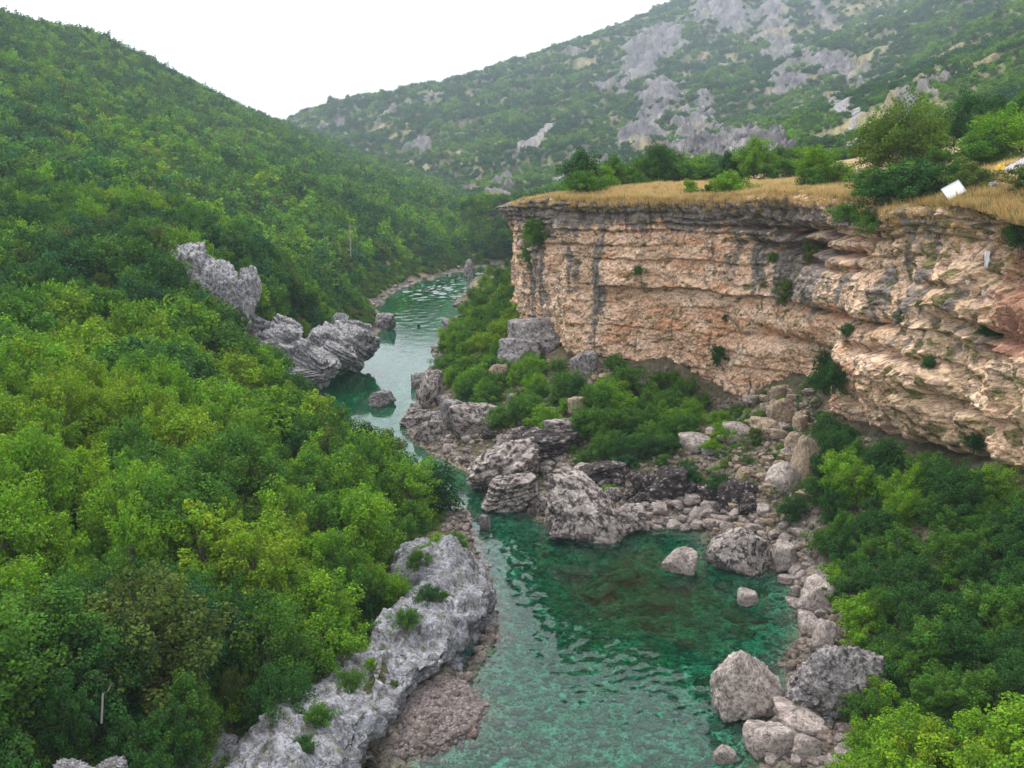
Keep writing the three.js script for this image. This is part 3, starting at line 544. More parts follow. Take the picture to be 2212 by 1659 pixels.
{ // scrub on the mountain
  const r = RNG(123), list = [];
  for (let k = 0; k < 76000; k++) {
    const az = azOf(470) + (azOf(2330) - azOf(470)) * r(), t = 330 + 2900 * Math.pow(r(), 1.25), x = t * Math.sin(az), z = -t * Math.cos(az);
    if (az < azOf(1000) && t < 690) continue;
    if (az < AZC && t < 520) continue;
    const k1 = rockShare(x, z), dens = .72 + .5 * fbm(x * .011, 30, z * .011, 4) - .95 * sstep(.15, .6, k1) - .75 * dryMount(x, z);
    if (r() > dens || screeAt(x, z)) continue;
    const n = fbm(x * .007, 44, z * .007, 4) + (r() - .5) * .5;
    list.push([x, uplandH(x, z, t), z, (2.2 + 3.2 * r() * r()) * (t < 520 ? .9 : 1 + 1.35 * sstep(520, 2000, t)), r() * 6.28, n > .25 ? 'bright' : n > -.05 ? 'mid' : n > -.3 ? 'deep' : 'blue']);
  }
  const M = new THREE.Matrix4(), Q = new THREE.Quaternion(), cc = new THREE.Color();
  farP.forEach((g, k) => {
    const mine = list.filter((_, i) => i % 2 === k), im = new THREE.InstancedMesh(g.crown, whiteLeaf, mine.length);
    mine.forEach((s, i) => { M.compose(V3(s[0], s[1] - .3, s[2]), Q.setFromAxisAngle(V3(0, 1, 0), s[4]), V3(s[3] * 1.25, s[3], s[3] * 1.25)); im.setMatrixAt(i, M); const h = HUES[s[5]], f = .8 + .3 * r(); im.setColorAt(i, cc.setRGB(h[0] * f, h[1] * f, h[2] * f * 1.15)); });
    add(im, 'mountain_scrub', 'green scrub and small trees covering the mountain', null, null, 'stuff');
  });
  console.log('scrub', list.length);
}
// shrubs of the right bank, region by region
const shrubR = RNG(321);
function grow(poly, n, H0, H1, hues, name, label, category, protos, minD = 1.6) {
  const xs = poly.map((p) => p[0]), ys = poly.map((p) => p[1]), done = [];
  for (let k = 0, tries = 0; k < n && tries < n * 30; tries++) {
    const X = lerp(Math.min(...xs), Math.max(...xs), shrubR()), Y = lerp(Math.min(...ys), Math.max(...ys), shrubR());
    if (!inPoly(X, Y, poly)) continue;
    const p = hitValley(X, Y); if (riverSd(p.x, p.z) < 1.5) continue;
    if (done.some((q) => Math.hypot(q.x - p.x, q.z - p.z) < minD)) continue;
    done.push(p); k++;
    const sdp = riverSd(p.x, p.z), H = lerp(H0, H1, shrubR()), hue = hues[Math.floor(shrubR() * hues.length)];
    const full = `${words[hue]} ${label}` + (n > 25 ? (sdp < 9 ? ', low by the water' : sdp < 17 ? ', in the middle' : ', high up') : '');
    plant(protos[Math.floor(shrubR() * protos.length)], p.x, p.y - .1, p.z, H, .95 + .35 * shrubR(), shrubR() * 6.28, hue, name, full, category, full);
  }
}
grow([[1112, 560], [1122, 700], [1085, 800], [960, 790], [968, 730], [1012, 660], [1050, 600]], 60, 3.5, 6, ['bright', 'mid', 'mid', 'yellow'], 'bank_tree', 'tree on the sloping bank left of the cliff corner', 'tree', nearP, 2.6);
grow([[960, 800], [1085, 800], [1100, 880], [1180, 900], [1190, 950], [1060, 920], [970, 850]], 20, 2.4, 4, ['mid', 'bright', 'mid', 'deep'], 'riverside_shrub', 'leafy shrub among the rubble by the upper bend', 'shrub', shrubP, 2);
grow([[1250, 860], [1460, 850], [1480, 900], [1440, 945], [1270, 950]], 18, 3, 4.6, ['mid', 'bright', 'mid'], 'thicket_tree', 'bushy tree of the thicket below the middle of the cliff', 'tree', nearP, 2.3);
grow([[1225, 985], [1440, 985], [1430, 1025], [1290, 1020]], 5, 1.3, 1.9, ['deep', 'blue', 'mid'], 'low_shrub', 'low shrub above the shore stones under the thicket', 'shrub', shrubP, 1.8);
grow([[1480, 1040], [1640, 1050], [1620, 1090], [1500, 1075]], 6, 1.5, 2.3, ['mid', 'blue', 'deep'], 'low_shrub', 'shrub between the dark mossy rocks and the standing stones', 'shrub', shrubP, 2);
grow([[1540, 900], [1680, 890], [1640, 980], [1520, 980]], 8, 1.2, 2.2, ['olive', 'mid', 'bright'], 'low_shrub', 'small shrub among boulders at the foot of the cliff', 'shrub', shrubP, 2);
grow([[1800, 985], [1950, 1040], [2230, 1110], [2230, 1400], [1930, 1400], [1850, 1300], [1800, 1190], [1700, 1140], [1790, 1060]], 52, 2.6, 4.4, ['deep', 'mid', 'deep', 'mid', 'deep', 'bright'], 'slope_tree', 'tree on the shaded slope under the cliff belly', 'tree', nearP, 2.2);
grow([[1930, 1400], [2260, 1400], [2260, 1560], [1960, 1580]], 16, 2.6, 4, ['deep', 'mid', 'deep'], 'slope_tree', 'tree on the slope beside the conglomerate boulders', 'tree', nearP, 2);
grow([[1880, 1640], [2300, 1600], [2300, 1900], [1860, 1900]], 16, 2.4, 3.6, ['yellow', 'bright', 'bright'], 'slope_shrub', 'bush at the bottom corner beside the river', 'shrub', shrubP, 1.8);

grow([[1290, 800], [1500, 850], [1530, 900], [1460, 960], [1320, 900]], 18, 2.2, 3.8, ['mid', 'bright', 'mid'], 'thicket_tree', 'leafy bush right against the foot of the cliff', 'tree', nearP, 2);
grow([[1780, 960], [1860, 990], [1900, 1060], [1830, 1100], [1760, 1060]], 12, 2.2, 3.4, ['mid', 'deep'], 'slope_tree', 'bush beside the standing stone', 'tree', nearP, 1.8);
grow([[1780, 1180], [1860, 1220], [1900, 1330], [1850, 1400], [1800, 1300]], 14, 1.8, 3.0, ['mid', 'deep', 'bright'], 'slope_shrub', 'bush at the edge of the right shore stones', 'shrub', shrubP, 1.6);
grow([[2040, 1090], [2240, 1130], [2240, 1240], [2050, 1180]], 10, 2.4, 3.6, ['deep', 'deep', 'mid'], 'slope_tree', 'tree in the shade of the near overhang', 'tree', nearP, 2);
grow([[1085, 815], [1150, 800], [1235, 830], [1255, 900], [1120, 935]], 18, 2.4, 3.8, ['mid', 'bright', 'mid', 'deep'], 'thicket_tree', 'tree below the angular grey block', 'tree', nearP, 2.1);
grow([[1235, 935], [1480, 925], [1450, 995], [1290, 1000]], 16, 2.2, 3.4, ['mid', 'bright', 'mid', 'deep'], 'thicket_tree', 'tree at the lower edge of the cliff thicket', 'tree', nearP, 2.0);
grow([[960, 800], [1080, 800], [1060, 880], [985, 860]], 12, 2.6, 4, ['mid', 'bright', 'mid'], 'bank_tree', 'tree above the speckled rocks of the bend', 'tree', nearP, 2.2);
grow([[1845, 1415], [1905, 1415], [1930, 1530], [1870, 1570]], 8, 1.6, 2.6, ['mid', 'deep', 'bright'], 'slope_shrub', 'bush behind the conglomerate boulder', 'shrub', shrubP, 1.5);
// trees of the terrace: X, foot Y, distance, height, width factor, tree shape, hue, label
const terrace = [
  [1290, 415, 166, 3.6, 1.5, 4, 'bright', 'pale bush between the two corner trees'], [1355, 408, 178, 3.2, 1.5, 2, 'mid', 'bush right of the corner trees'], [1388, 404, 186, 4.4, 1.2, 2, 'mid', 'bush left of the isolated round tree'], [1445, 402, 200, 5.4, 1.2, 0, 'mid', 'tree behind the left end of the hedge'], [1485, 400, 200, 4.6, 1.4, 4, 'bright', 'pale tree behind the hedge'], [1525, 400, 200, 4.2, 1.4, 2, 'mid', 'tree behind the lowest hedge bush'], [1600, 402, 188, 4.6, 1.3, 4, 'mid', 'bush between the narrow and the light green tree'], [1680, 398, 190, 4.6, 1.3, 0, 'mid', 'tree behind the spreading bush'], [1725, 398, 190, 4.4, 1.4, 2, 'bright', 'pale tree behind the open crowned edge tree'],   
  [2080, 430, 101, 2.2, 1.4, 2, 'olive', 'bush right below the white panel'], [2030, 440, 103, 2.6, 1.4, 4, 'mid', 'bush left below the white panel'], [2200, 470, 88, 2.0, 1.5, 2, 'olive', 'low scrub on the reddish slope'], [2105, 480, 95, 1.8, 1.5, 4, 'olive', 'low scrub under the dark slumped rock'],
  [1255, 430, 157, 5.2, 1.1, 0, 'deep', 'dark round tree at the far corner of the cliff top'], [1268, 452, 151, 3.2, 1.2, 4, 'mid', 'rounded bush hanging over the cliff corner'], [1325, 410, 172, 5.0, 1.0, 1, 'mid', 'tree beside the dark corner tree on the terrace'],
  [1420, 402, 188, 5.8, 1.0, 0, 'deep', 'isolated round tree at the back of the dry grass'], [1462, 400, 192, 3.4, 1.5, 4, 'mid', 'low hedge bush left of the terrace middle'], [1505, 400, 194, 3.0, 1.6, 2, 'bright', 'pale low bush in the terrace hedge'], [1540, 400, 192, 2.8, 1.5, 4, 'mid', 'lowest bush of the terrace hedge'],
  [1572, 402, 186, 4.8, .9, 1, 'deep', 'narrow dark tree behind the terrace hedge'], [1628, 404, 182, 6.0, 1.0, 0, 'bright', 'light green tree at the right end of the hedge'], [1660, 402, 182, 3.6, 1.3, 2, 'bright', 'bright bush beside the light green tree'], [1700, 400, 178, 3, 1.6, 4, 'mid', 'spreading bush at the back of the terrace'],
  [1762, 412, 134, 4.6, 1.15, 3, 'bright', 'open crowned tree on the cliff edge above the hollow'], [1745, 420, 130, 2.6, 1.2, 2, 'mid', 'bush under the open crowned edge tree'], [1800, 408, 136, 2.8, 1.4, 4, 'bright', 'pale bush behind the cliff edge'],
  [1895, 372, 148, 6.2, 1.1, 0, 'gold', 'left neighbour of the largest terrace tree'], [1945, 372, 145, 8.6, 1.05, 2, 'gold', 'largest tree on the terrace'], [2000, 376, 146, 5.6, 1.1, 0, 'gold', 'tree leaning against the largest terrace tree'],
  [2085, 352, 160, 7.4, 1.1, 0, 'deep', 'dark tree at the foot of the mountain near the gravel bank'], [2140, 330, 150, 7.0, 1.1, 1, 'deep', 'dark tree behind the gravel bank'], [2165, 372, 118, 5.0, 1.4, 4, 'bright', 'broad light bush beside the gravel bank'], [2120, 385, 116, 3.6, 1.4, 2, 'mid', 'bush left of the gravel bank'], [2205, 345, 130, 6, 1.2, 0, 'mid', 'tree above the gravel bank'],
  [1870, 415, 112, 3.2, 1.2, 1, 'mid', 'bush at the upper edge of the cliff top thicket'], [1905, 435, 109, 3.0, 1.3, 2, 'mid', 'bush in the middle of the cliff top thicket'], [1935, 470, 106, 3.2, 1.3, 4, 'deep', 'dark bush hanging from the cliff top thicket'], [1985, 488, 103, 3.4, 1.4, 4, 'deep', 'darkest bush of the cliff top thicket'], [2020, 492, 100, 2.6, 1.3, 2, 'deep', 'bush at the near end of the cliff top thicket'], [1940, 415, 112, 2.8, 1.2, 5, 'bright', 'pale bush at the back of the cliff top thicket'], [1900, 498, 107, 2.4, 1.2, 4, 'mid', 'bush trailing down the cliff below the thicket'],
  [1835, 476, 112, 1.9, 1.3, 4, 'mid', 'small round bush on the ledge beside the thicket'], [2035, 395, 118, 3.0, 1.3, 2, 'mid', 'bush behind the white panel'], [1975, 400, 128, 2.6, 1.4, 4, 'deep', 'bush below the largest terrace tree'],
  [1575, 448, 137, 2.9, 1.25, 3, 'bright', 'slim lime green tree on the cliff edge'], [1490, 448, 141, 2.2, .9, 5, 'bright', 'sapling on the dry grass at the cliff edge'], [1395, 455, 144, 1.5, 1.2, 2, 'olive', 'low tuft like bush on the cliff cap'], [1530, 460, 140, 1.6, 1.2, 2, 'mid', 'small bush below the sapling'],
];
for (const [X, Y, t, H, w, k, hue, label] of terrace) {
  const p = at(X, Y, t), g = uplandTps(p.x, p.z), r = Math.hypot(p.x, p.z), edge = clifR(Math.atan2(p.x, -p.z));
  plant((H < 3.6 && k > 1 ? shrubP : nearP)[H < 3.6 && k > 1 ? k % 3 : k], p.x, r > edge + 1 ? Math.max(g - .2, p.y - 1) : p.y - .3, p.z, H * 1.22, w, X * .37, hue, H < 3.6 ? 'terrace_bush' : 'terrace_tree', label, H < 3.6 ? 'bush' : 'tree', 'plants of the terrace above the cliff');
}
for (const [X, Y, t, H, hue, label] of [[880, 1345, 74, 1.6, 'mid', 'bush on the middle of the pale crag'], [925, 1300, 78, 1.8, 'deep', 'bush on the upper end of the pale crag'], [760, 1480, 64, 1.5, 'mid', 'bush on the inner side of the pale crag'], [800, 1440, 67, 1.0, 'bright', 'tuft beside the bush on the crag'], [690, 1560, 58, 1.6, 'mid', 'bush on the lower inner crag'], [660, 1620, 55, 1.3, 'deep', 'bush at the bottom end of the crag'], [850, 1480, 67, .7, 'olive', 'small tuft on the crag face'], [780, 1590, 60, .8, 'olive', 'small tuft low on the crag face'], [960, 1290, 80, .9, 'mid', 'tuft near the crag tip'], [905, 1230, 83, 2.2, 'mid', 'shrub behind the crag tip'], [945, 1200, 86, 2.4, 'bright', 'shrub at the back of the crag tip'], [985, 1185, 89, 2.0, 'mid', 'shrub between crag tip and water']]) {
  const p = at(X, Y, t); let best = p, e = 1e9; for (let q = t - 8; q < t + 8; q += .25) { const c = at(X, Y, q), d = cragIn(c.x, c.z), y = d < 8 ? Math.min(3.4, .9 + d * 1.1) : valleyH(c.x, c.z), g = Math.abs(c.y - y); if (g < e) { e = g; best = c; } }
  plant(shrubP[X % 3], best.x, best.y - .35, best.z, H, .95, X, hue, 'crag_shrub', label, 'shrub', 'shrubs growing on the pale crag');
}
// bushes rooted in the cliff: X, Y, height
const colOf = (X) => { let b = 0, e = 1e9; for (let i = 200; i <= CN; i++) { const d = Math.abs(CX[i] - X); if (d < e) { e = d; b = i; } } return b; };
const onCliff = (X, Y) => { let i = colOf(X), y = 22, p; for (let k = 0; k < 8; k++) { p = clifAt(i, y); const q = seen(p), dX = X - q[0], t = q[2]; y = clamp(y + (q[1] - Y) * K * t / FPX * .9, 2, 36); i = clamp(Math.round(i + dX * K * t / FPX / (CL.L / CN) * .8), 150, CN); } return clifAt(i, y); };
for (const [X, Y, H, hue, label] of [
  [1168, 515, 4.2, 'mid', 'shrub hanging on the grey far flank of the cliff'], [1152, 560, 3.2, 'mid', 'lower shrub on the grey far flank of the cliff'], [1380, 588, 1.1, 'mid', 'tuft on the pale cliff face above the long shelf'], [1550, 775, 2.4, 'deep', 'narrow plant hanging low on the rusty cliff face'], [1790, 830, 5.0, 'deep', 'big dark shrub in the low cave of the cliff'], [1830, 820, 3.2, 'deep', 'dark shrub at the right side of the low cave'], [1755, 850, 2.6, 'mid', 'shrub at the left side of the low cave'],
  [1745, 555, 2.2, 'olive', 'mossy tuft under the dark hollow'], [1700, 640, 2.8, 'olive', 'mossy plant hanging on the shelf edge'], [1668, 560, 1.2, 'mid', 'tuft left of the dark hollow'], [1845, 720, 1.5, 'deep', 'tuft in a joint right of the shelf'], [1960, 690, 1.4, 'deep', 'tuft on the near face below the thicket'], [2140, 720, 1.6, 'deep', 'tuft beside the reddish earth'], [2190, 520, 2.4, 'deep', 'dark shrub under the reddish earth bank'], [2010, 790, 1.3, 'deep', 'small tuft on the belly of the cliff'], [1565, 690, .9, 'deep', 'tiny tuft on the rusty cliff face'], [1500, 880, 1.8, 'bright', 'bush at the very foot of the rusty cliff'], [2100, 960, 1.6, 'deep', 'moss clump under the near overhang'], [1910, 960, 1.6, 'mid', 'shrub at the undercut edge of the belly']]) {
  const p = onCliff(X, Y), q = V3(-p.x, 0, -p.z).normalize().multiplyScalar(H * .28); plant(shrubP[Math.abs(X) % 3], p.x + q.x, p.y - H * .3, p.z + q.z, H * 1.15, .9, X, hue, 'cliff_shrub', label, 'shrub', 'shrubs rooted in the cliff');
}
{ // dry grass of the terrace
  const r = RNG(17), pos = [], col = [], ix = [];
  for (let k = 0; k < 26; k++) { const a = r() * 6.28, d = r() * .3, l = .25 + .35 * r(), b = .1 + .3 * r(), x = Math.cos(a) * d, z = Math.sin(a) * d, o = k * 3, v = .8 + .4 * r(); pos.push(x - .02 * Math.sin(a), 0, z + .02 * Math.cos(a), x + .02 * Math.sin(a), 0, z - .02 * Math.cos(a), x + Math.cos(a) * b, l, z + Math.sin(a) * b); for (let m = 0; m < 3; m++) col.push(v, v, v); ix.push(o, o + 1, o + 2); }
  const g = new THREE.BufferGeometry(); g.setAttribute('position', new THREE.Float32BufferAttribute(pos, 3)); g.setAttribute('color', new THREE.Float32BufferAttribute(col, 3)); g.setIndex(ix); g.computeVertexNormals();
  const list = [];
  for (let k = 0; k < 14000; k++) { const az = azOf(1125) + (azOf(2300) - azOf(1125)) * r(), e = clifR(az), t = e - .5 + 45 * r() * r(), x = t * Math.sin(az), z = -t * Math.cos(az); if (inPoly(x, z, gravelW)) continue; list.push([x, uplandTps(x, z) + .1, z, (.6 + .9 * r()) * (t < e + 4 ? 1.3 : 1), r() * 6.28, r()]); }
  for (let k = 0; k < 1800; k++) { const X = 1130 + 1080 * r(), i = colOf(X), y = clifTop[i] - (X > 1900 ? 5 : 2.2) * r() * r(); const p = clifAt(i, y); list.push([p.x, y, p.z, .7 + .9 * r(), r() * 6.28, r()]); }
  const M = new THREE.Matrix4(), Q = new THREE.Quaternion(), cc = new THREE.Color(), im = new THREE.InstancedMesh(g, new THREE.MeshPhysicalMaterial({ vertexColors: true, roughness: 1, transmission: .3, thickness: 0, side: THREE.DoubleSide, specularIntensity: .3 }), list.length);
  list.forEach((s, i) => { M.compose(V3(s[0], s[1] - .1, s[2]), Q.setFromAxisAngle(V3(0, 1, 0), s[4]), V3(s[3] * 1.3, s[3], s[3] * 1.3)); im.setMatrixAt(i, M); s[5] < .12 ? im.setColorAt(i, cc.setRGB(.16, .18, .05)) : im.setColorAt(i, cc.setRGB(.50 + .12 * s[5], .37 + .08 * s[5], .18)); });
  add(im, 'dry_grass', 'dry straw coloured grass on the terrace and cliff edge', null, null, 'stuff');
}

// ───────────────────────── rocks ─────────────────────────
const PAL = {
  pale: { a: [.40, .34, .31], b: [.30, .25, .225], spot: [.15, .125, .11], cover: .17 }, tan: { a: [.40, .31, .22], b: [.28, .21, .15], spot: [.12, .098, .07], cover: .22 },
  grey: { a: [.29, .265, .265], b: [.19, .172, .172], spot: [.075, .068, .062], cover: .36 }, dark: { a: [.060, .049, .048], b: [.030, .025, .025], spot: [.36, .31, .28], cover: .24 },
  half: { a: [.37, .32, .295], b: [.26, .22, .205], spot: [.055, .046, .045], cover: .46 }, lime: { a: [.37, .36, .375], b: [.26, .25, .265], spot: [.085, .08, .078], cover: .28 }, weed: { a: [.14, .115, .05], b: [.085, .075, .035], spot: [.05, .05, .025], cover: .3 },
};
function rockGeo(seed, pal, { det = 12, planes = 13, k = 16, rough = 1, strata = 0, flute = 0, sp = 3 } = {}) {
  let g = new THREE.IcosahedronGeometry(1, det); g.deleteAttribute('uv'); g.deleteAttribute('normal'); g = mergeVertices(g, 1e-5);
  const r = RNG(seed), P = [], p = g.attributes.position, col = new Float32Array(p.count * 3), v = V3(), C = PAL[pal], sd = V3(r() - .5, 1.2 + r(), r() - .5).normalize(), o = seed * 7.31;
  for (let i = 0; i < planes; i++) { const z = r() * 2 - 1, t = r() * 6.283, q = Math.sqrt(1 - z * z); P.push([q * Math.cos(t), z, q * Math.sin(t), .62 + .38 * r()]); }
  for (const s of [[0, 1, 0], [0, -1, 0], [1, 0, 0], [-1, 0, 0], [0, 0, 1], [0, 0, -1]]) P.push([...s, .9]);
  for (let i = 0; i < p.count; i++) {
    v.fromBufferAttribute(p, i).normalize();
    let s = 0; for (const q of P) { const d = v.x * q[0] + v.y * q[1] + v.z * q[2]; if (d > 0) s += Math.pow(d / q[3], k); }
    v.multiplyScalar(Math.pow(s, -1 / k));
    const h = v.dot(sd), cr = ridge(v.x * 1.6 + o, v.y * 1.6, v.z * 1.6, 3);
    let d = .10 * fbm(v.x * 1.4 + o, v.y * 1.4, v.z * 1.4, 3) + .045 * rough * fbm(v.x * 5 + o, v.y * 5, v.z * 5, 3) + .02 * rough * N3(v.x * 14 + o, v.y * 14, v.z * 14) - .16 * Math.max(0, cr - .70);
    if (strata) d += strata * (.045 * Math.sign(N3(h * 7 + o, .3, 0)) * Math.min(1, Math.abs(N3(h * 7 + o, .3, 0)) * 3) + .03 * N3(h * 17, o, v.x));
    if (flute) d += flute * .09 * N3(v.x * 5 + o, v.y * .8, v.z * 5);
    v.multiplyScalar(1 + d); p.setXYZ(i, v.x, v.y, v.z);
    const n = fbm(v.x * 2.2 + o, v.y * 2.2, v.z * 2.2, 4), f = N3(v.x * 11 + o, v.y * 11, v.z * 11);
    let c = mix3(C.a, C.b, clamp(.5 + n * 1.3 + f * .25, 0, 1));
    c = mix3(c, C.spot, sstep(.34 - C.cover, .5 - C.cover, fbm(v.x * sp + o + 50, v.y * sp, v.z * sp, 4) * .8 + f * .22 - .12));
    if (pal === 'grey' || pal === 'half') { const q = N3(v.x * 20, v.y * 20 + o, v.z * 20); if (q > .72) c = mix3(c, [.42, .38, .34], .6); else if (q < -.75) c = mix3(c, [.06, .055, .05], .5); }
    if (pal === 'lime' && N3(v.x * 4 + o, v.y * 4, v.z * 4 + 30) > .66) c = mix3(c, [.10, .12, .035], .7);
    const m = 1 + .12 * N3(v.x * 24, v.y * 24, v.z * 24 + o); col[i * 3] = c[0] * m; col[i * 3 + 1] = c[1] * m; col[i * 3 + 2] = c[2] * m;
  }
  const uv = new Float32Array(p.count * 2); for (let i = 0; i < p.count; i++) { uv[i * 2] = Math.atan2(p.getZ(i), p.getX(i)) * .42; uv[i * 2 + 1] = p.getY(i) * .55 + p.getX(i) * .2; }
  g.setAttribute('uv', new THREE.BufferAttribute(uv, 2));
  g.setAttribute('color', new THREE.BufferAttribute(col, 3)); g.computeVertexNormals();
  return g;
}
const rockMat = vmat(.9, { map: grainB, color: new THREE.Color(1.33, 1.33, 1.33), bumpMap: grainB, bumpScale: .06 });
const small = Object.fromEntries(['pale', 'tan', 'grey', 'dark', 'half', 'lime', 'weed'].map((p, i) => [p, [0, 1, 2, 3].map((j) => rockGeo(100 + i * 10 + j, p, { det: 11, k: p === 'weed' ? 6 : p === 'pale' ? 12 : 16, rough: p === 'dark' ? 3 : p === 'pale' ? 1.2 : 1.9 }))]));
let rockSeed = 500;
const rockTurn = RNG(64);
function rock(pos, w, h, d, geo, turn, tilt, name, label, group, category = 'rock') {
  const o = new THREE.Mesh(geo, rockMat); o.position.copy(pos); o.scale.set(w / 2, h / 2, d / 2); o.rotation.set(tilt, turn, tilt * .6, 'YXZ');
  return add(o, name, label, category, group);
}
// the boulders one can point at: X, foot Y, width and height in the survey, palette, label, options
const named = [
  [1606, 1548, 158, 150, 'pale', 'large pale faceted boulder standing in the green water', { det: 26, rough: 1.5, k: 20 }], [1800, 1572, 240, 190, 'grey', 'largest rough grey conglomerate boulder at the water', { det: 30, rough: 2.2, k: 10, planes: 26, seed: 23 }],
  [1655, 1642, 108, 70, 'pale', 'pale boulder below the large pale one', {}], [1722, 1592, 130, 55, 'pale', 'flat slab wedged below the conglomerate boulder', {}], [1745, 1648, 74, 50, 'pale', 'knobbly stone at the foot of the flat slab', {}], [1562, 1655, 52, 46, 'pale', 'small pale rock alone in the shallow water', {}],
  [1258, 1165, 185, 140, 'half', 'big pale block with a black crusted underside at the pool', { det: 26, rough: 1.6, cov: 1 }], [1352, 1153, 96, 58, 'half', 'low block beside the big crusted block', { det: 16 }], [1185, 1112, 62, 60, 'half', 'lump on the near side of the big crusted block', {}], [1220, 1170, 70, 14, 'dark', 'dark flat rock just above the water', {}],
  [1097, 1107, 122, 92, 'half', 'tilted grooved slab leaning into the narrow channel', { det: 24, strata: 1.6, tilt: .35 }], [1090, 1062, 165, 110, 'half', 'broad slanting slab behind the tilted one', { det: 24, strata: 1.5 }], [1049, 1142, 26, 32, 'grey', 'small pointed rock in the channel', {}],
  [1466, 1240, 76, 56, 'pale', 'notched pale rock in the middle of the green pool', { rough: 1.5, det: 18 }], [1612, 1310, 52, 34, 'pale', 'small peaked rock near the right shore', {}], [1592, 1238, 138, 108, 'half', 'wide rock with a black cap on the pool shore', { det: 22 }],
  [828, 876, 60, 38, 'grey', 'dark rock alone in mid river', { strata: 1 }], [890, 922, 64, 44, 'half', 'ridged rock at the bend beside the bank', { strata: 1.2 }], [928, 880, 56, 84, 'half', 'upright speckled rock on the bend', {}], [1020, 945, 116, 70, 'half', 'broad speckled block at the bend', { det: 18 }], [985, 925, 70, 66, 'grey', 'rounded speckled block behind the bend', {}], [940, 955, 60, 52, 'half', 'block at the water beside the shallows', {}], [912, 838, 48, 34, 'grey', 'dark lump at the upper end of the bend', {}],
  [906, 955, 34, 40, 'half', 'upright stone at the tip of the bend', {}], [968, 982, 34, 22, 'pale', 'stone in the brown shallows', {}], [985, 1000, 48, 14, 'pale', 'flat stone lying in the brown shallows', {}],
  [836, 712, 48, 38, 'grey', 'dark boulder at the far left bank', {}], [972, 722, 42, 32, 'grey', 'boulder at the far right bank', {}], [905, 706, 8, 5, 'dark', 'tiny dark rock in the far river', {}],
  [1165, 772, 128, 84, 'grey', 'angular grey block leaning at the cliff corner', { det: 20, k: 40, planes: 7 }], [1125, 800, 100, 70, 'grey', 'lower grey block beside the angular one', { k: 24 }], [1075, 840, 44, 60, 'tan', 'pinkish block standing in the bushes', {}], [1262, 810, 60, 54, 'grey', 'grey block under the cliff corner', {}], [1225, 955, 104, 46, 'half', 'flat topped block in front of the thicket', { strata: 1 }], [1245, 905, 60, 44, 'tan', 'block half buried in the thicket', {}],
  [1740, 1050, 66, 120, 'tan', 'tall egg shaped standing stone', { k: 8 }], [1692, 1072, 76, 84, 'pale', 'square block left of the standing stone', { k: 22 }], [1714, 985, 46, 56, 'tan', 'upright stone above the square block', { k: 8 }], [1726, 940, 40, 44, 'tan', 'stone stacked above the upright stone', {}], [1500, 985, 70, 46, 'pale', 'pale block on the slope below the cliff', {}], [1690, 915, 66, 56, 'tan', 'round boulder at the cave mouth', {}], [1660, 955, 80, 46, 'tan', 'slanting boulder below the cave mouth', {}], [1680, 870, 44, 38, 'tan', 'boulder against the cliff left of the cave', {}], [1590, 960, 60, 50, 'pale', 'boulder below the rusty face', {}],
  [1180, 1000, 170, 64, 'dark', 'long black mossy mound above the shore stones', { det: 20, rough: 3 }], [1310, 1050, 140, 50, 'dark', 'black mossy mound behind the big block', { det: 18, rough: 3 }], [1440, 1085, 100, 66, 'dark', 'black mossy mound right of the low shrubs', { det: 16, rough: 3 }], [1395, 1075, 70, 48, 'dark', 'black crusted rock before the mossy mounds', { rough: 3 }], [1600, 1100, 96, 60, 'dark', 'dark rock under the standing stones', { rough: 3 }], [1540, 1090, 90, 44, 'dark', 'dark rock at the right end of the mossy row', { rough: 3 }],
  [1775, 1325, 110, 78, 'pale', 'wide flat boulder on the right shore', { det: 16 }], [1745, 1370, 60, 50, 'pale', 'upright stone below the wide flat boulder', {}], [1780, 1410, 76, 70, 'pale', 'stone above the conglomerate boulder', {}], [1722, 1292, 34, 32, 'pale', 'round stone at the water on the right shore', { k: 6 }], [1690, 1235, 70, 66, 'pale', 'smooth boulder beside the black capped rock', {}], [1012, 600, 26, 46, 'grey', 'rock pinnacle at the far end of the river', { flute: 1 }],
];
for (const [X, Y, Wd, Hd, pal, label, o] of named) {
  let p = on(X, Y, 0.05); if (riverSd(p.x, p.z) > 0.8) p = hitValley(X, Y);
  const t = seen(p)[2], m = K * t / FPX, w = Wd * m * 1.06, h = Hd * m * 1.0, d = Math.min(w, Math.max(w * .72, h * .8)), back = V3(p.x, 0, p.z).normalize();
  const geo = o.det || o.k || o.strata || o.flute || o.rough ? rockGeo(o.seed || rockSeed++, pal, { det: 14, ...o }) : small[pal][rockSeed++ % 4], foot = p.y - h * .38;
  rock(V3(p.x + back.x * d * .38, foot + h * .66, p.z + back.z * d * .38), w, h * 1.32, d, geo, (rockTurn() - .5) * 1.0 + (o.det ? 0 : rockTurn() * 3), o.tilt || (rockTurn() - .5) * .2, h > 1.6 || w > 2.6 ? 'boulder' : 'river_rock', label, null, 'rock');
}
const strewR = RNG(808);
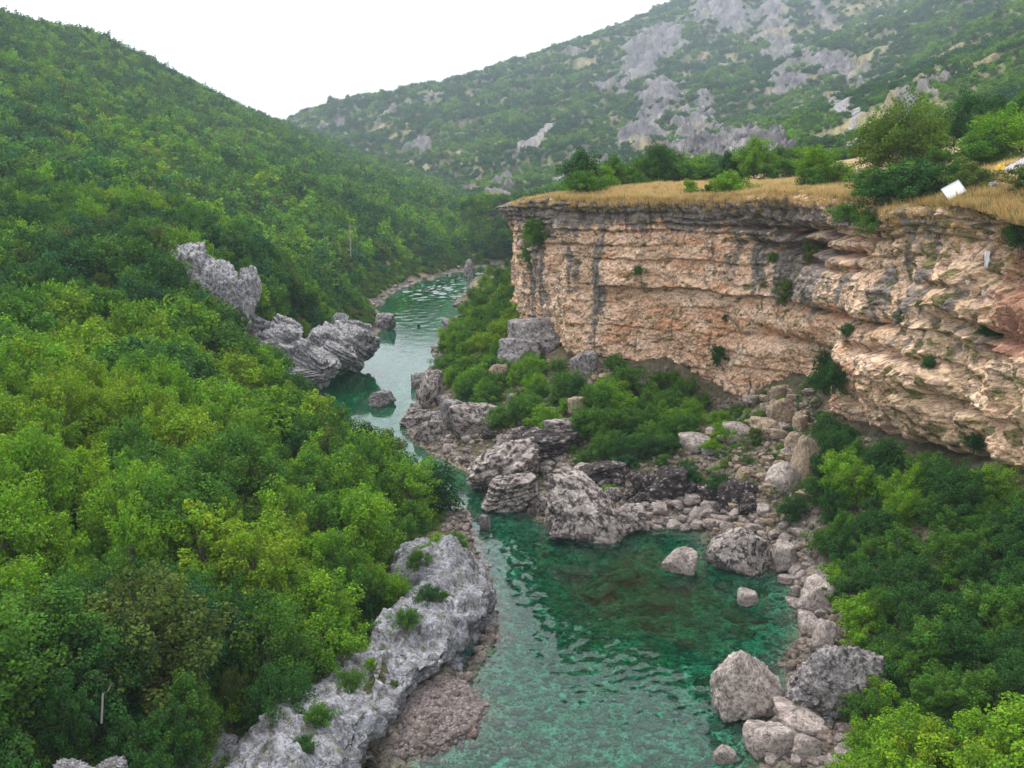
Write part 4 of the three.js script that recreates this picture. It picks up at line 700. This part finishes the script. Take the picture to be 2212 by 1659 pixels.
function strew(poly, n, s0, s1, pals, name, label, gap = .75) {
  const xs = poly.map((p) => p[0]), ys = poly.map((p) => p[1]), done = [];
  for (let k = 0, tries = 0; k < n && tries < n * 25; tries++) {
    const X = lerp(Math.min(...xs), Math.max(...xs), strewR()), Y = lerp(Math.min(...ys), Math.max(...ys), strewR()); if (!inPoly(X, Y, poly)) continue;
    let p = on(X, Y, 0); const sd = riverSd(p.x, p.z); if (sd > .2) p = hitValley(X, Y); else if (sd < -2.2) continue; else p.y = -.15;
    const s = lerp(s0, s1, Math.pow(strewR(), 1.6)); if (done.some((q) => Math.hypot(q[0] - p.x, q[1] - p.z) < (q[2] + s) * .5 * gap)) continue;
    done.push([p.x, p.z, s]); k++;
    const pal = pals[Math.floor(strewR() * pals.length)];
    rock(V3(p.x, p.y + s * .16, p.z), s * (.95 + .5 * strewR()), s * (.6 + .4 * strewR()), s * (.9 + .3 * strewR()), small[pal][Math.floor(strewR() * 4)], strewR() * 6.28, (strewR() - .5) * .5, name, label, label);
  }
}
strew([[1385, 1098], [1545, 1095], [1550, 1145], [1385, 1142]], 26, 1.0, 2.2, ['pale', 'pale', 'half'], 'shore_stone', 'pale rounded stone of the row along the back of the pool');
strew([[1530, 1100], [1650, 1105], [1745, 1170], [1765, 1255], [1690, 1225], [1640, 1165], [1530, 1150]], 52, .8, 1.9, ['pale', 'pale', 'tan'], 'shore_stone', 'pale cobble of the stony beach below the standing stones');
strew([[1690, 1235], [1775, 1240], [1800, 1340], [1725, 1340]], 22, .8, 1.6, ['pale'], 'shore_stone', 'pale stone on the right shore above the flat boulder');
strew([[1150, 1010], [1300, 1005], [1300, 1065], [1150, 1065]], 24, .9, 2.0, ['pale', 'pale', 'half'], 'shore_stone', 'pale block between the tilted slab and the thicket');
strew([[880, 935], [1000, 930], [1035, 1005], [950, 1005]], 30, .6, 1.5, ['pale', 'half', 'pale'], 'shallows_stone', 'stone in the brown shallows of the bend');
strew([[905, 800], [965, 830], [1000, 930], [895, 915]], 26, 1.3, 2.8, ['half', 'grey'], 'bend_rock', 'speckled grey rock stacked at the river bend');
strew([[1055, 935], [1225, 955], [1235, 1005], [1060, 1010]], 18, 1.4, 2.6, ['dark', 'dark', 'half'], 'mossy_rock', 'black mossy rock below the bushes of the bend');
strew([[1270, 1020], [1420, 1030], [1640, 1085], [1640, 1110], [1380, 1095], [1290, 1070]], 40, 1.1, 2.2, ['dark', 'dark', 'dark', 'half'], 'mossy_rock', 'black mossy rock above the pool stones');
strew([[1480, 950], [1700, 880], [1800, 940], [1760, 1080], [1650, 1100], [1560, 1020]], 56, .7, 2.2, ['tan', 'pale', 'tan', 'grey'], 'talus_block', 'tan rubble block below the low cave', .6);
strew([[1940, 1190], [2150, 1150], [2160, 1300], [1970, 1320]], 9, 1.0, 1.8, ['tan', 'pale'], 'slope_block', 'tan block among the shaded trees', 1.6);
strew([[1680, 1570], [1830, 1570], [1830, 1670], [1620, 1660]], 16, .7, 1.4, ['pale', 'grey'], 'shore_stone', 'grey stone packed under the conglomerate boulder');
strew([[1790, 1430], [1880, 1400], [1900, 1480], [1840, 1500]], 12, .5, 1.1, ['tan', 'pale'], 'slope_block', 'broken tan stone behind the conglomerate boulder');
strew([[800, 670], [850, 636], [1000, 588], [1000, 578], [860, 618], [790, 655]], 34, 1.0, 2.4, ['pale', 'half', 'grey'], 'far_shore_rock', 'small rock along the far left bank');
strew([[1000, 590], [1060, 572], [1075, 580], [1030, 600]], 10, 1.4, 3.4, ['pale', 'grey'], 'far_shore_rock', 'rock at the far end of the river');
strew([[960, 655], [1015, 612], [1045, 598], [1025, 640], [995, 690], [945, 770], [930, 800]], 26, 1.0, 2.6, ['grey', 'half', 'pale'], 'far_shore_rock', 'small rock along the far right bank');
strew([[1090, 860], [1230, 820], [1250, 880], [1180, 930], [1090, 920]], 16, 1.2, 2.8, ['grey', 'tan', 'half'], 'talus_block', 'grey block half hidden in the bushes left of the thicket');
strew([[1270, 810], [1400, 830], [1500, 880], [1480, 930], [1330, 870]], 18, 1.0, 2.4, ['tan', 'grey', 'tan'], 'talus_block', 'tan block behind the thicket at the foot of the cliff');
strew([[1600, 840], [1740, 840], [1790, 890], [1640, 900]], 14, .8, 2.0, ['tan', 'tan', 'pale'], 'talus_block', 'tan boulder against the foot of the cliff');

{ // stones under water, the pebble beach by the crag
  const r = RNG(4242), M = new THREE.Matrix4(), Q = new THREE.Quaternion(), E = new THREE.Euler(), cc = new THREE.Color(), g = rockGeo(900, 'pale', { det: 2, planes: 8, k: 7 });
  const place = (list, name, label) => { const im = new THREE.InstancedMesh(g, rockMat, list.length); list.forEach(([x, y, z, s, v], i) => { E.set(r() * .6, r() * 6.28, r() * .6); M.compose(V3(x, y, z), Q.setFromEuler(E), V3(s * (.8 + .6 * r()), s * (.6 + .35 * r()), s)); im.setMatrixAt(i, M); im.setColorAt(i, cc.setRGB(v[0], v[1], v[2])); }); add(im, name, label, null, null, 'stuff'); };
  const bed = [], beach = [], rub = [];
  while (rub.length < 9000) { const X = 880 + 1000 * r(), Y = 820 + 560 * r(); const p0 = at(X, Y, 60 + 110 * r()); const x = p0.x, z = p0.z, sd = riverSd(x, z); if (sd < 0 || sd > 34 || x < -20 || distLine(x, z, leftBank, false) < distLine(x, z, rightBank, false) || Math.hypot(x, z) > clifR(Math.atan2(x, -z)) - 1) continue; const d = r(), v = .5 + .6 * r(); rub.push([x, valleyH(x, z, sd) + .02, z, .10 + .38 * d * d * d, [v * .85, v * .8, v * .74]]); }
  while (bed.length < 22000) { const x = -14 + 40 * r(), z = -40 - 80 * r(), sd = riverSd(x, z); if (sd > -.2) continue; const d = r(), v = .6 + .8 * r() * r(); bed.push([x, valleyH(x, z, sd), z, (.05 + .06 * r()) + .38 * Math.pow(d, 9), [v, v * (.97 - .1 * d), v * .8]]); }
  for (let k = 0; k < 60000 && rub.length < 15000; k++) { const x = -50 + 60 * r(), z = -40 - 160 * r(), sd = riverSd(x, z); if (sd < -.4 || sd > 3.2 || distLine(x, z, leftBank, false) > distLine(x, z, rightBank, false)) continue; const d = r(), v = .5 + .5 * r(); rub.push([x, valleyH(x, z, sd) + .02, z, .07 + .4 * Math.pow(d, 5), [v * .85, v * .82, v * .8]]); }
  const B = [W(850, 1645), W(870, 1560), W(900, 1500), W(960, 1470), W(1020, 1480), W(1052, 1530), W(1028, 1588), W(930, 1628)];
  while (beach.length < 4200) { const x = -9 + 10 * r(), z = -55 - 17 * r(); if (!inPoly(x, z, B)) continue; const sd = riverSd(x, z), d = r(), v = .7 + .5 * r(); beach.push([x, Math.max(valleyH(x, z, sd), -.3) + .02, z, .06 + .16 * d * d * d, [v * .95, v * .93, v * .98]]); }
  place(bed, 'riverbed_stones', 'stones on the river bed seen through green water'); place(rub, 'rubble', 'small rubble between the boulders of the right bank'); place(beach, 'pebbles', 'pebble beach under the pale crag');
  for (const [X, Y, s] of [[1290, 1275, 3.4], [1240, 1240, 2.2], [1420, 1305, 2.6], [1395, 1350, 1.8], [1350, 1250, 2.6], [1560, 1265, 2.4], [1640, 1290, 2.6], [1600, 1370, 2.0], [1530, 1215, 2.6], [1640, 1345, 2.2], [1530, 1480, 2.2], [1690, 1400, 2.0], [1445, 1265, 3.0], [1480, 1395, 1.4], [1600, 1335, 3.0]]) {
    const p = on(X, Y, -.9), q = rock(V3(p.x, -1.0 - s * .25, p.z), s * 1.4, s * .5, s, small.weed[Math.floor(r() * 4)], r() * 6, .1, 'submerged_rock', 'olive brown rock under the green water of the pool', 'rocks lying under the pool water');
  }
}

// ───────────────────────── crags of the wooded side ─────────────────────────
const limeMat = vmat(.88, { map: grainB, color: new THREE.Color(1.33, 1.33, 1.33), bumpMap: grainB, bumpScale: .10 });
function limeCol(x, y, z, o = 0) {
  const n = fbm(x * .35 + o, y * .35, z * .35, 4), f = N3(x * 3.1, y * 3.1, z * 3.1), k = ridge(x * .55, y * .55, z * .55 + o, 4);
  let c = mix3([.30, .30, .325], [.19, .19, .205], clamp(.5 + n * 1.4 + f * .2, 0, 1));
  c = mix3(c, [.10, .095, .095], sstep(.80, .88, k) * .75);
  c = mix3(c, [.085, .08, .078], sstep(.14, .34, fbm(x * .6, y * .22, z * .6 + 9, 4)) * .6);
  if (N3(x * 2.1, y * 2.1, z * 2.1 + 70) > .7) c = mix3(c, [.07, .066, .062], .6);
  if (fbm(x * .9 + 40, y * .9, z * .9, 3) > .36) c = mix3(c, [.10, .12, .035], .75);
  const m = 1 + .12 * N3(x * 7, y * 7, z * 7); return c.map((v) => v * m);
}
function displace(g, fn) {
  g.computeVertexNormals(); const p = g.attributes.position, n = g.attributes.normal, c = g.attributes.color, q = Float32Array.from(p.array);
  for (let i = 0; i < p.count; i++) { const x = p.getX(i), y = p.getY(i), z = p.getZ(i), d = fn(x, y, z); q[i * 3] = x + n.getX(i) * d; q[i * 3 + 1] = y + n.getY(i) * d; q[i * 3 + 2] = z + n.getZ(i) * d; const k = limeCol(x, y, z); c.setXYZ(i, k[0], k[1], k[2]); }
  p.array.set(q); g.computeVertexNormals(); return g;
}
const limeBumps = (x, y, z) => 1.0 * fbm(x * .15, y * .15, z * .15, 2) + .9 * (slab(fbm(x * .17 + 4, y * .22, z * .17, 3) + 1, 5) - 1) + .35 * (slab(fbm(x * .5 + 4, y * .5, z * .5, 3) + 1, 4) - 1) + .16 * fbm(x * 1.3, y * 1.3, z * 1.3, 4) - .6 * Math.max(0, ridge(x * .34 + 3, y * .28, z * .34, 3) - .74) * 3.4 - .25 * Math.max(0, ridge(x * .9, y * .7, z * .9, 2) - .6) * 2 + .2 * fbm(x * .7 + 8, y * .7, z * .7, 3) + .035 * N3(x * 5, y * 5, z * 5);
{
  const n = 380, c = curvePlan(cragPath, n), rows = 130;
  const H = (s) => { const u = s / c.L; return 2.9 + .9 * sstep(.55, .9, u) + .9 * N3(s * .12, 0, 3) - 5.6 * sstep(.93, 1.0, u); };
  const g = gridGeo(n, rows, (i, j) => {
    const s = c.L * i / n, h = H(s), v = j / rows, tip = sstep(.93, 1, i / n);
    let o, y;
    if (v < .5) { y = lerp(-2.4, h, v / .5); o = .5 - .52 * Math.max(0, y) - 1.1 * bump2(y, 0, .55, 0, .55, 1) + .5 * bump2(y, 0, 2.4, 0, 1.2, 1); }
    else { const w = (v - .5) / .5, back = 11 * w; o = .5 - .52 * Math.max(0, h) - back; const bx = c.p[i][0] + c.n[i][0] * o, bz = c.p[i][1] + c.n[i][1] * o, gr = valleyH(bx, bz) - .5; y = lerp(h + .9 * Math.sin(Math.min(1, w * 2) * 1.57) * (1 - tip), gr - 1.2 * w, sstep(.25, 1, w)); y = Math.max(y, gr + 1.1 * (1 - sstep(.6, 1, w))); }
    return [c.p[i][0] + c.n[i][0] * o, y, c.p[i][1] + c.n[i][1] * o, 1, 1, 1];
  }, (i, j) => [c.L * i / n / 4, j / rows * 20 / 4]);
  add(new THREE.Mesh(displace(g, limeBumps), limeMat), 'limestone_crag', 'pale grey limestone crag dropping into the river in the foreground', 'crag');
}
function outcrop(label, blocks) { // X, Y of centre, distance, width, height, depth in metres, tilt
  const o = new THREE.Group(), c = at(blocks[0][0], blocks[0][1], blocks[0][2]); o.position.set(c.x, c.y, c.z);
  blocks.forEach(([X, Y, t, w, h, d, tilt = 0, strata = 0], i) => {
    const p = at(X, Y, t), m = part(o, 'block', rockGeo(rockSeed++, 'lime', { det: 20, flute: strata ? .3 : 1.4, strata: strata * 1.5, rough: 2.0, k: 12, sp: 4 }), limeMat); m.position.copy(p).sub(c); m.scale.set(w / 2, h / 2, d / 2); m.rotation.set(0, (rockTurn() - .5) * 1.2, tilt, 'YXZ');
  });
  return add(o, 'rock_outcrop', label, 'outcrop');
}
outcrop('grey limestone bluff among trees on the left hillside', [[440, 590, 178, 9, 8, 7], [395, 565, 182, 8, 7, 6], [478, 615, 175, 7, 9, 6], [500, 640, 174, 5, 6, 5], [425, 620, 174, 6, 6, 5]]);
outcrop('narrow grey rock tower right of the hillside bluff', [[538, 618, 178, 4.6, 9, 5], [532, 660, 175, 3.5, 5, 4], [525, 700, 174, 3, 3, 4]]);
outcrop('weathered grey rocks showing above the hillside bluff', [[230, 525, 190, 9, 4.5, 6], [290, 540, 188, 7, 4.5, 5], [180, 515, 190, 4, 3, 4], [330, 545, 186, 5, 3.5, 5]]);
outcrop('large tilted limestone ledges at the left bank of the bend', [[640, 770, 188, 12, 8, 10, -.5, 1], [590, 745, 188, 9, 9, 8, -.4, 1], [690, 785, 189, 9, 6, 8, -.55, 1], [640, 810, 184, 12, 4, 8, -.1, 1], [730, 768, 194, 7, 5, 7, -.6, 1], [590, 795, 183, 8, 5, 7, -.2, 1], [620, 720, 192, 7, 6, 6, -.4, 1], [572, 775, 186, 11, 9, 8, -.3, 1], [560, 722, 190, 9, 8, 7, -.3, 1], [700, 750, 197, 9, 8, 7, -.45, 1]]);
outcrop('pinkish grey ledges upstream of the tilted limestone', [[755, 752, 207, 10, 10, 9, -.4, 1], [790, 744, 213, 7, 7, 7, -.45, 1], [722, 756, 203, 10, 9, 8, -.4, 1], [765, 722, 214, 7, 7, 6, -.4, 1], [735, 700, 214, 4, 5, 4]]);
outcrop('small white rock patch on the upper left slope', [[130, 508, 192, 4, 3, 4], [150, 515, 192, 3.4, 2.4, 4]]);
outcrop('pale stones showing through bushes at the bottom corner', [[150, 1672, 49, 2.6, 1.2, 1.6], [240, 1660, 50, 1.6, .8, 1.4]]);
{ // dark cliff of the next terrace upstream
  const c = curvePlan([[985, 470, 730], [1010, 470, 706], [1060, 470, 699], [1104, 470, 698], [1122, 470, 640], [1135, 470, 560]].map(([X, Y, t]) => { const p = at(X, Y, t); return [p.x, p.z]; }), 150); const nx = c.n[70][1] < 0 ? -1 : 1;
  const g = gridGeo(150, 30, (i, j) => { const s = c.L * i / 150, y0 = 8, top = uplandH(c.p[i][0], c.p[i][1] - 2, 512) + .2, y = lerp(y0, top, j / 30), o = nx * (1.2 * N3(s * .1, y * .2, 0) + .8 * N3(s * .03, y * .9, 4) + .5 * fbm(s * .5, y * .8, 2, 3)); const q = clamp(.5 + fbm(s * .2, y * .4, 5, 3), 0, 1); return [c.p[i][0] + c.n[i][0] * o, y, c.p[i][1] + c.n[i][1] * o, ...mix3([.10, .095, .10], [.20, .18, .17], q)]; });
  add(new THREE.Mesh(g, vmat(.95)), 'far_cliff', 'dark rock wall of the next terrace upstream', null, null, 'structure');
}

// ───────────────────────── small things ─────────────────────────
{ // dumped white panel on the slope
  const o = new THREE.Group(), white = mat(.74, .75, .76, .45), edge = mat(.55, .58, .57, .5), w = 1.75, h = 1.45;
  part(o, 'sheet', new THREE.BoxGeometry(w, h, .04), white);
  for (const [x, y, a, b] of [[0, h / 2 - .03, w, .06], [0, -h / 2 + .03, w, .06], [-w / 2 + .03, 0, .06, h - .12], [w / 2 - .03, 0, .06, h - .12]]) part(o, 'rim', new THREE.BoxGeometry(a, b, .09).translate(x, y, .028), edge);
  for (const x of [-.42, 0, .42]) part(o, 'rib', new THREE.BoxGeometry(.035, h - .14, .02).translate(x, 0, .029), white);
  const p = at(2060, 416, 94); p.y += .2; o.position.copy(p); o.rotation.set(-.5, -.45, .6, 'YXZ'); add(o, 'panel', 'white dumped panel lying on the slope below the gravel bank', 'panel');
}
function crumple(w, h, seed, nx = 14, ny = 18) { const g = gridGeo(nx, ny * 2, (i, j) => { const back = j > ny, v = back ? 2 * ny - j : j, u = i / nx - .5, t = v / ny; return [u * w * (1 - .5 * t * t) + .1 * w * N3(seed, t * 3, u * 2), (.5 - t) * h, .16 * w * N3(u * 4, t * 2, seed) + (back ? -.012 : .012), 1, 1, 1]; }); g.deleteAttribute('color'); return g; }
{ const p = onCliff(2137, 560); const m = new THREE.Mesh(crumple(.5, 1.5, 3), mat(.72, .71, .74, .8)); m.position.copy(p).add(V3(-.3, 0, .4)); m.rotation.y = -.7; add(m, 'cloth', 'white rag caught on the cliff near the reddish earth', 'cloth'); }
{ const p = at(2162, 362, 92); const m = new THREE.Mesh(crumple(.9, .8, 8), mat(.62, .42, .06, .7)); m.position.copy(p); m.rotation.set(-.5, -.4, .3); add(m, 'plastic_bag', 'crumpled yellow bag at the top of the slope', 'bag'); }
{ const geoA = rockGeo(rockSeed++, 'dark', { det: 12 }), geoB = rockGeo(rockSeed++, 'grey', { det: 14, rough: 2 }); let p = at(2128, 445, 91); rock(p, 3.0, 1.5, 2, geoA, .4, .2, 'boulder', 'dark slumped rock on the slope right of the panel', null); p = at(2150, 415, 92); rock(p, 2.2, 2.2, 1.8, geoB, .9, .3, 'boulder', 'grey rock above the dark slumped one', null); }
for (const [X, Y, t, H, label] of [[328, 458, 250, 6.4, 'thin wooden pole rising from the wooded hillside'], [757, 525, 300, 5.4, 'thin pole among the trees above the river'], [955, 405, 560, 7, 'thin pole on the crest of the spur']]) {
  const o = new THREE.Group(), p = at(X, Y, t); part(o, 'post', taperTube([V3(0, -4, 0), V3(0, H * .5, 0), V3(0, H, 0)], [.16, .13, .10], 8), paleBark); part(o, 'crossarm', new THREE.BoxGeometry(1.3, .12, .12).translate(0, H - .5, .1), paleBark); o.position.copy(p); add(o, 'utility_pole', label, 'pole');
}
{ const a = hitValley(1142, 1036), b = a.clone().add(V3(1.6, 3.2, -2.2)); const o = new THREE.Group(); part(o, 'stem', taperTube([a.clone().sub(a), V3(.5, 1.3, -.6), V3(.8, 2.4, -1.5), b.clone().sub(a)], [.13, .11, .08, .04], 7), paleBark); part(o, 'twig', taperTube([V3(.5, 1.3, -.6), V3(1.1, 1.6, -.5), V3(1.6, 2.2, -.6)], [.05, .035, .015], 5), paleBark); o.position.copy(a); add(o, 'driftwood', 'bare driftwood branch leaning behind the tilted slab', 'branch'); }
for (const [X, Y, t, L, a] of [[215, 1510, 54, 1.4, .9]]) { const o = new THREE.Mesh(taperTube([V3(0, -1.4, 0), V3(.2, .3, 0), V3(.2 + L * .35 * Math.cos(a), L * .35, 0), V3(L * .9 * Math.cos(a), L * .7, .2)], [.06, .05, .035, .012], 6), paleBark); o.position.copy(at(X, Y, t)); add(o, 'dead_branch', X === 470 ? 'bare pale branch above the crag bushes' : 'dead branch at the bottom corner of the wood', 'branch'); }
renderer.render(scene, camera);
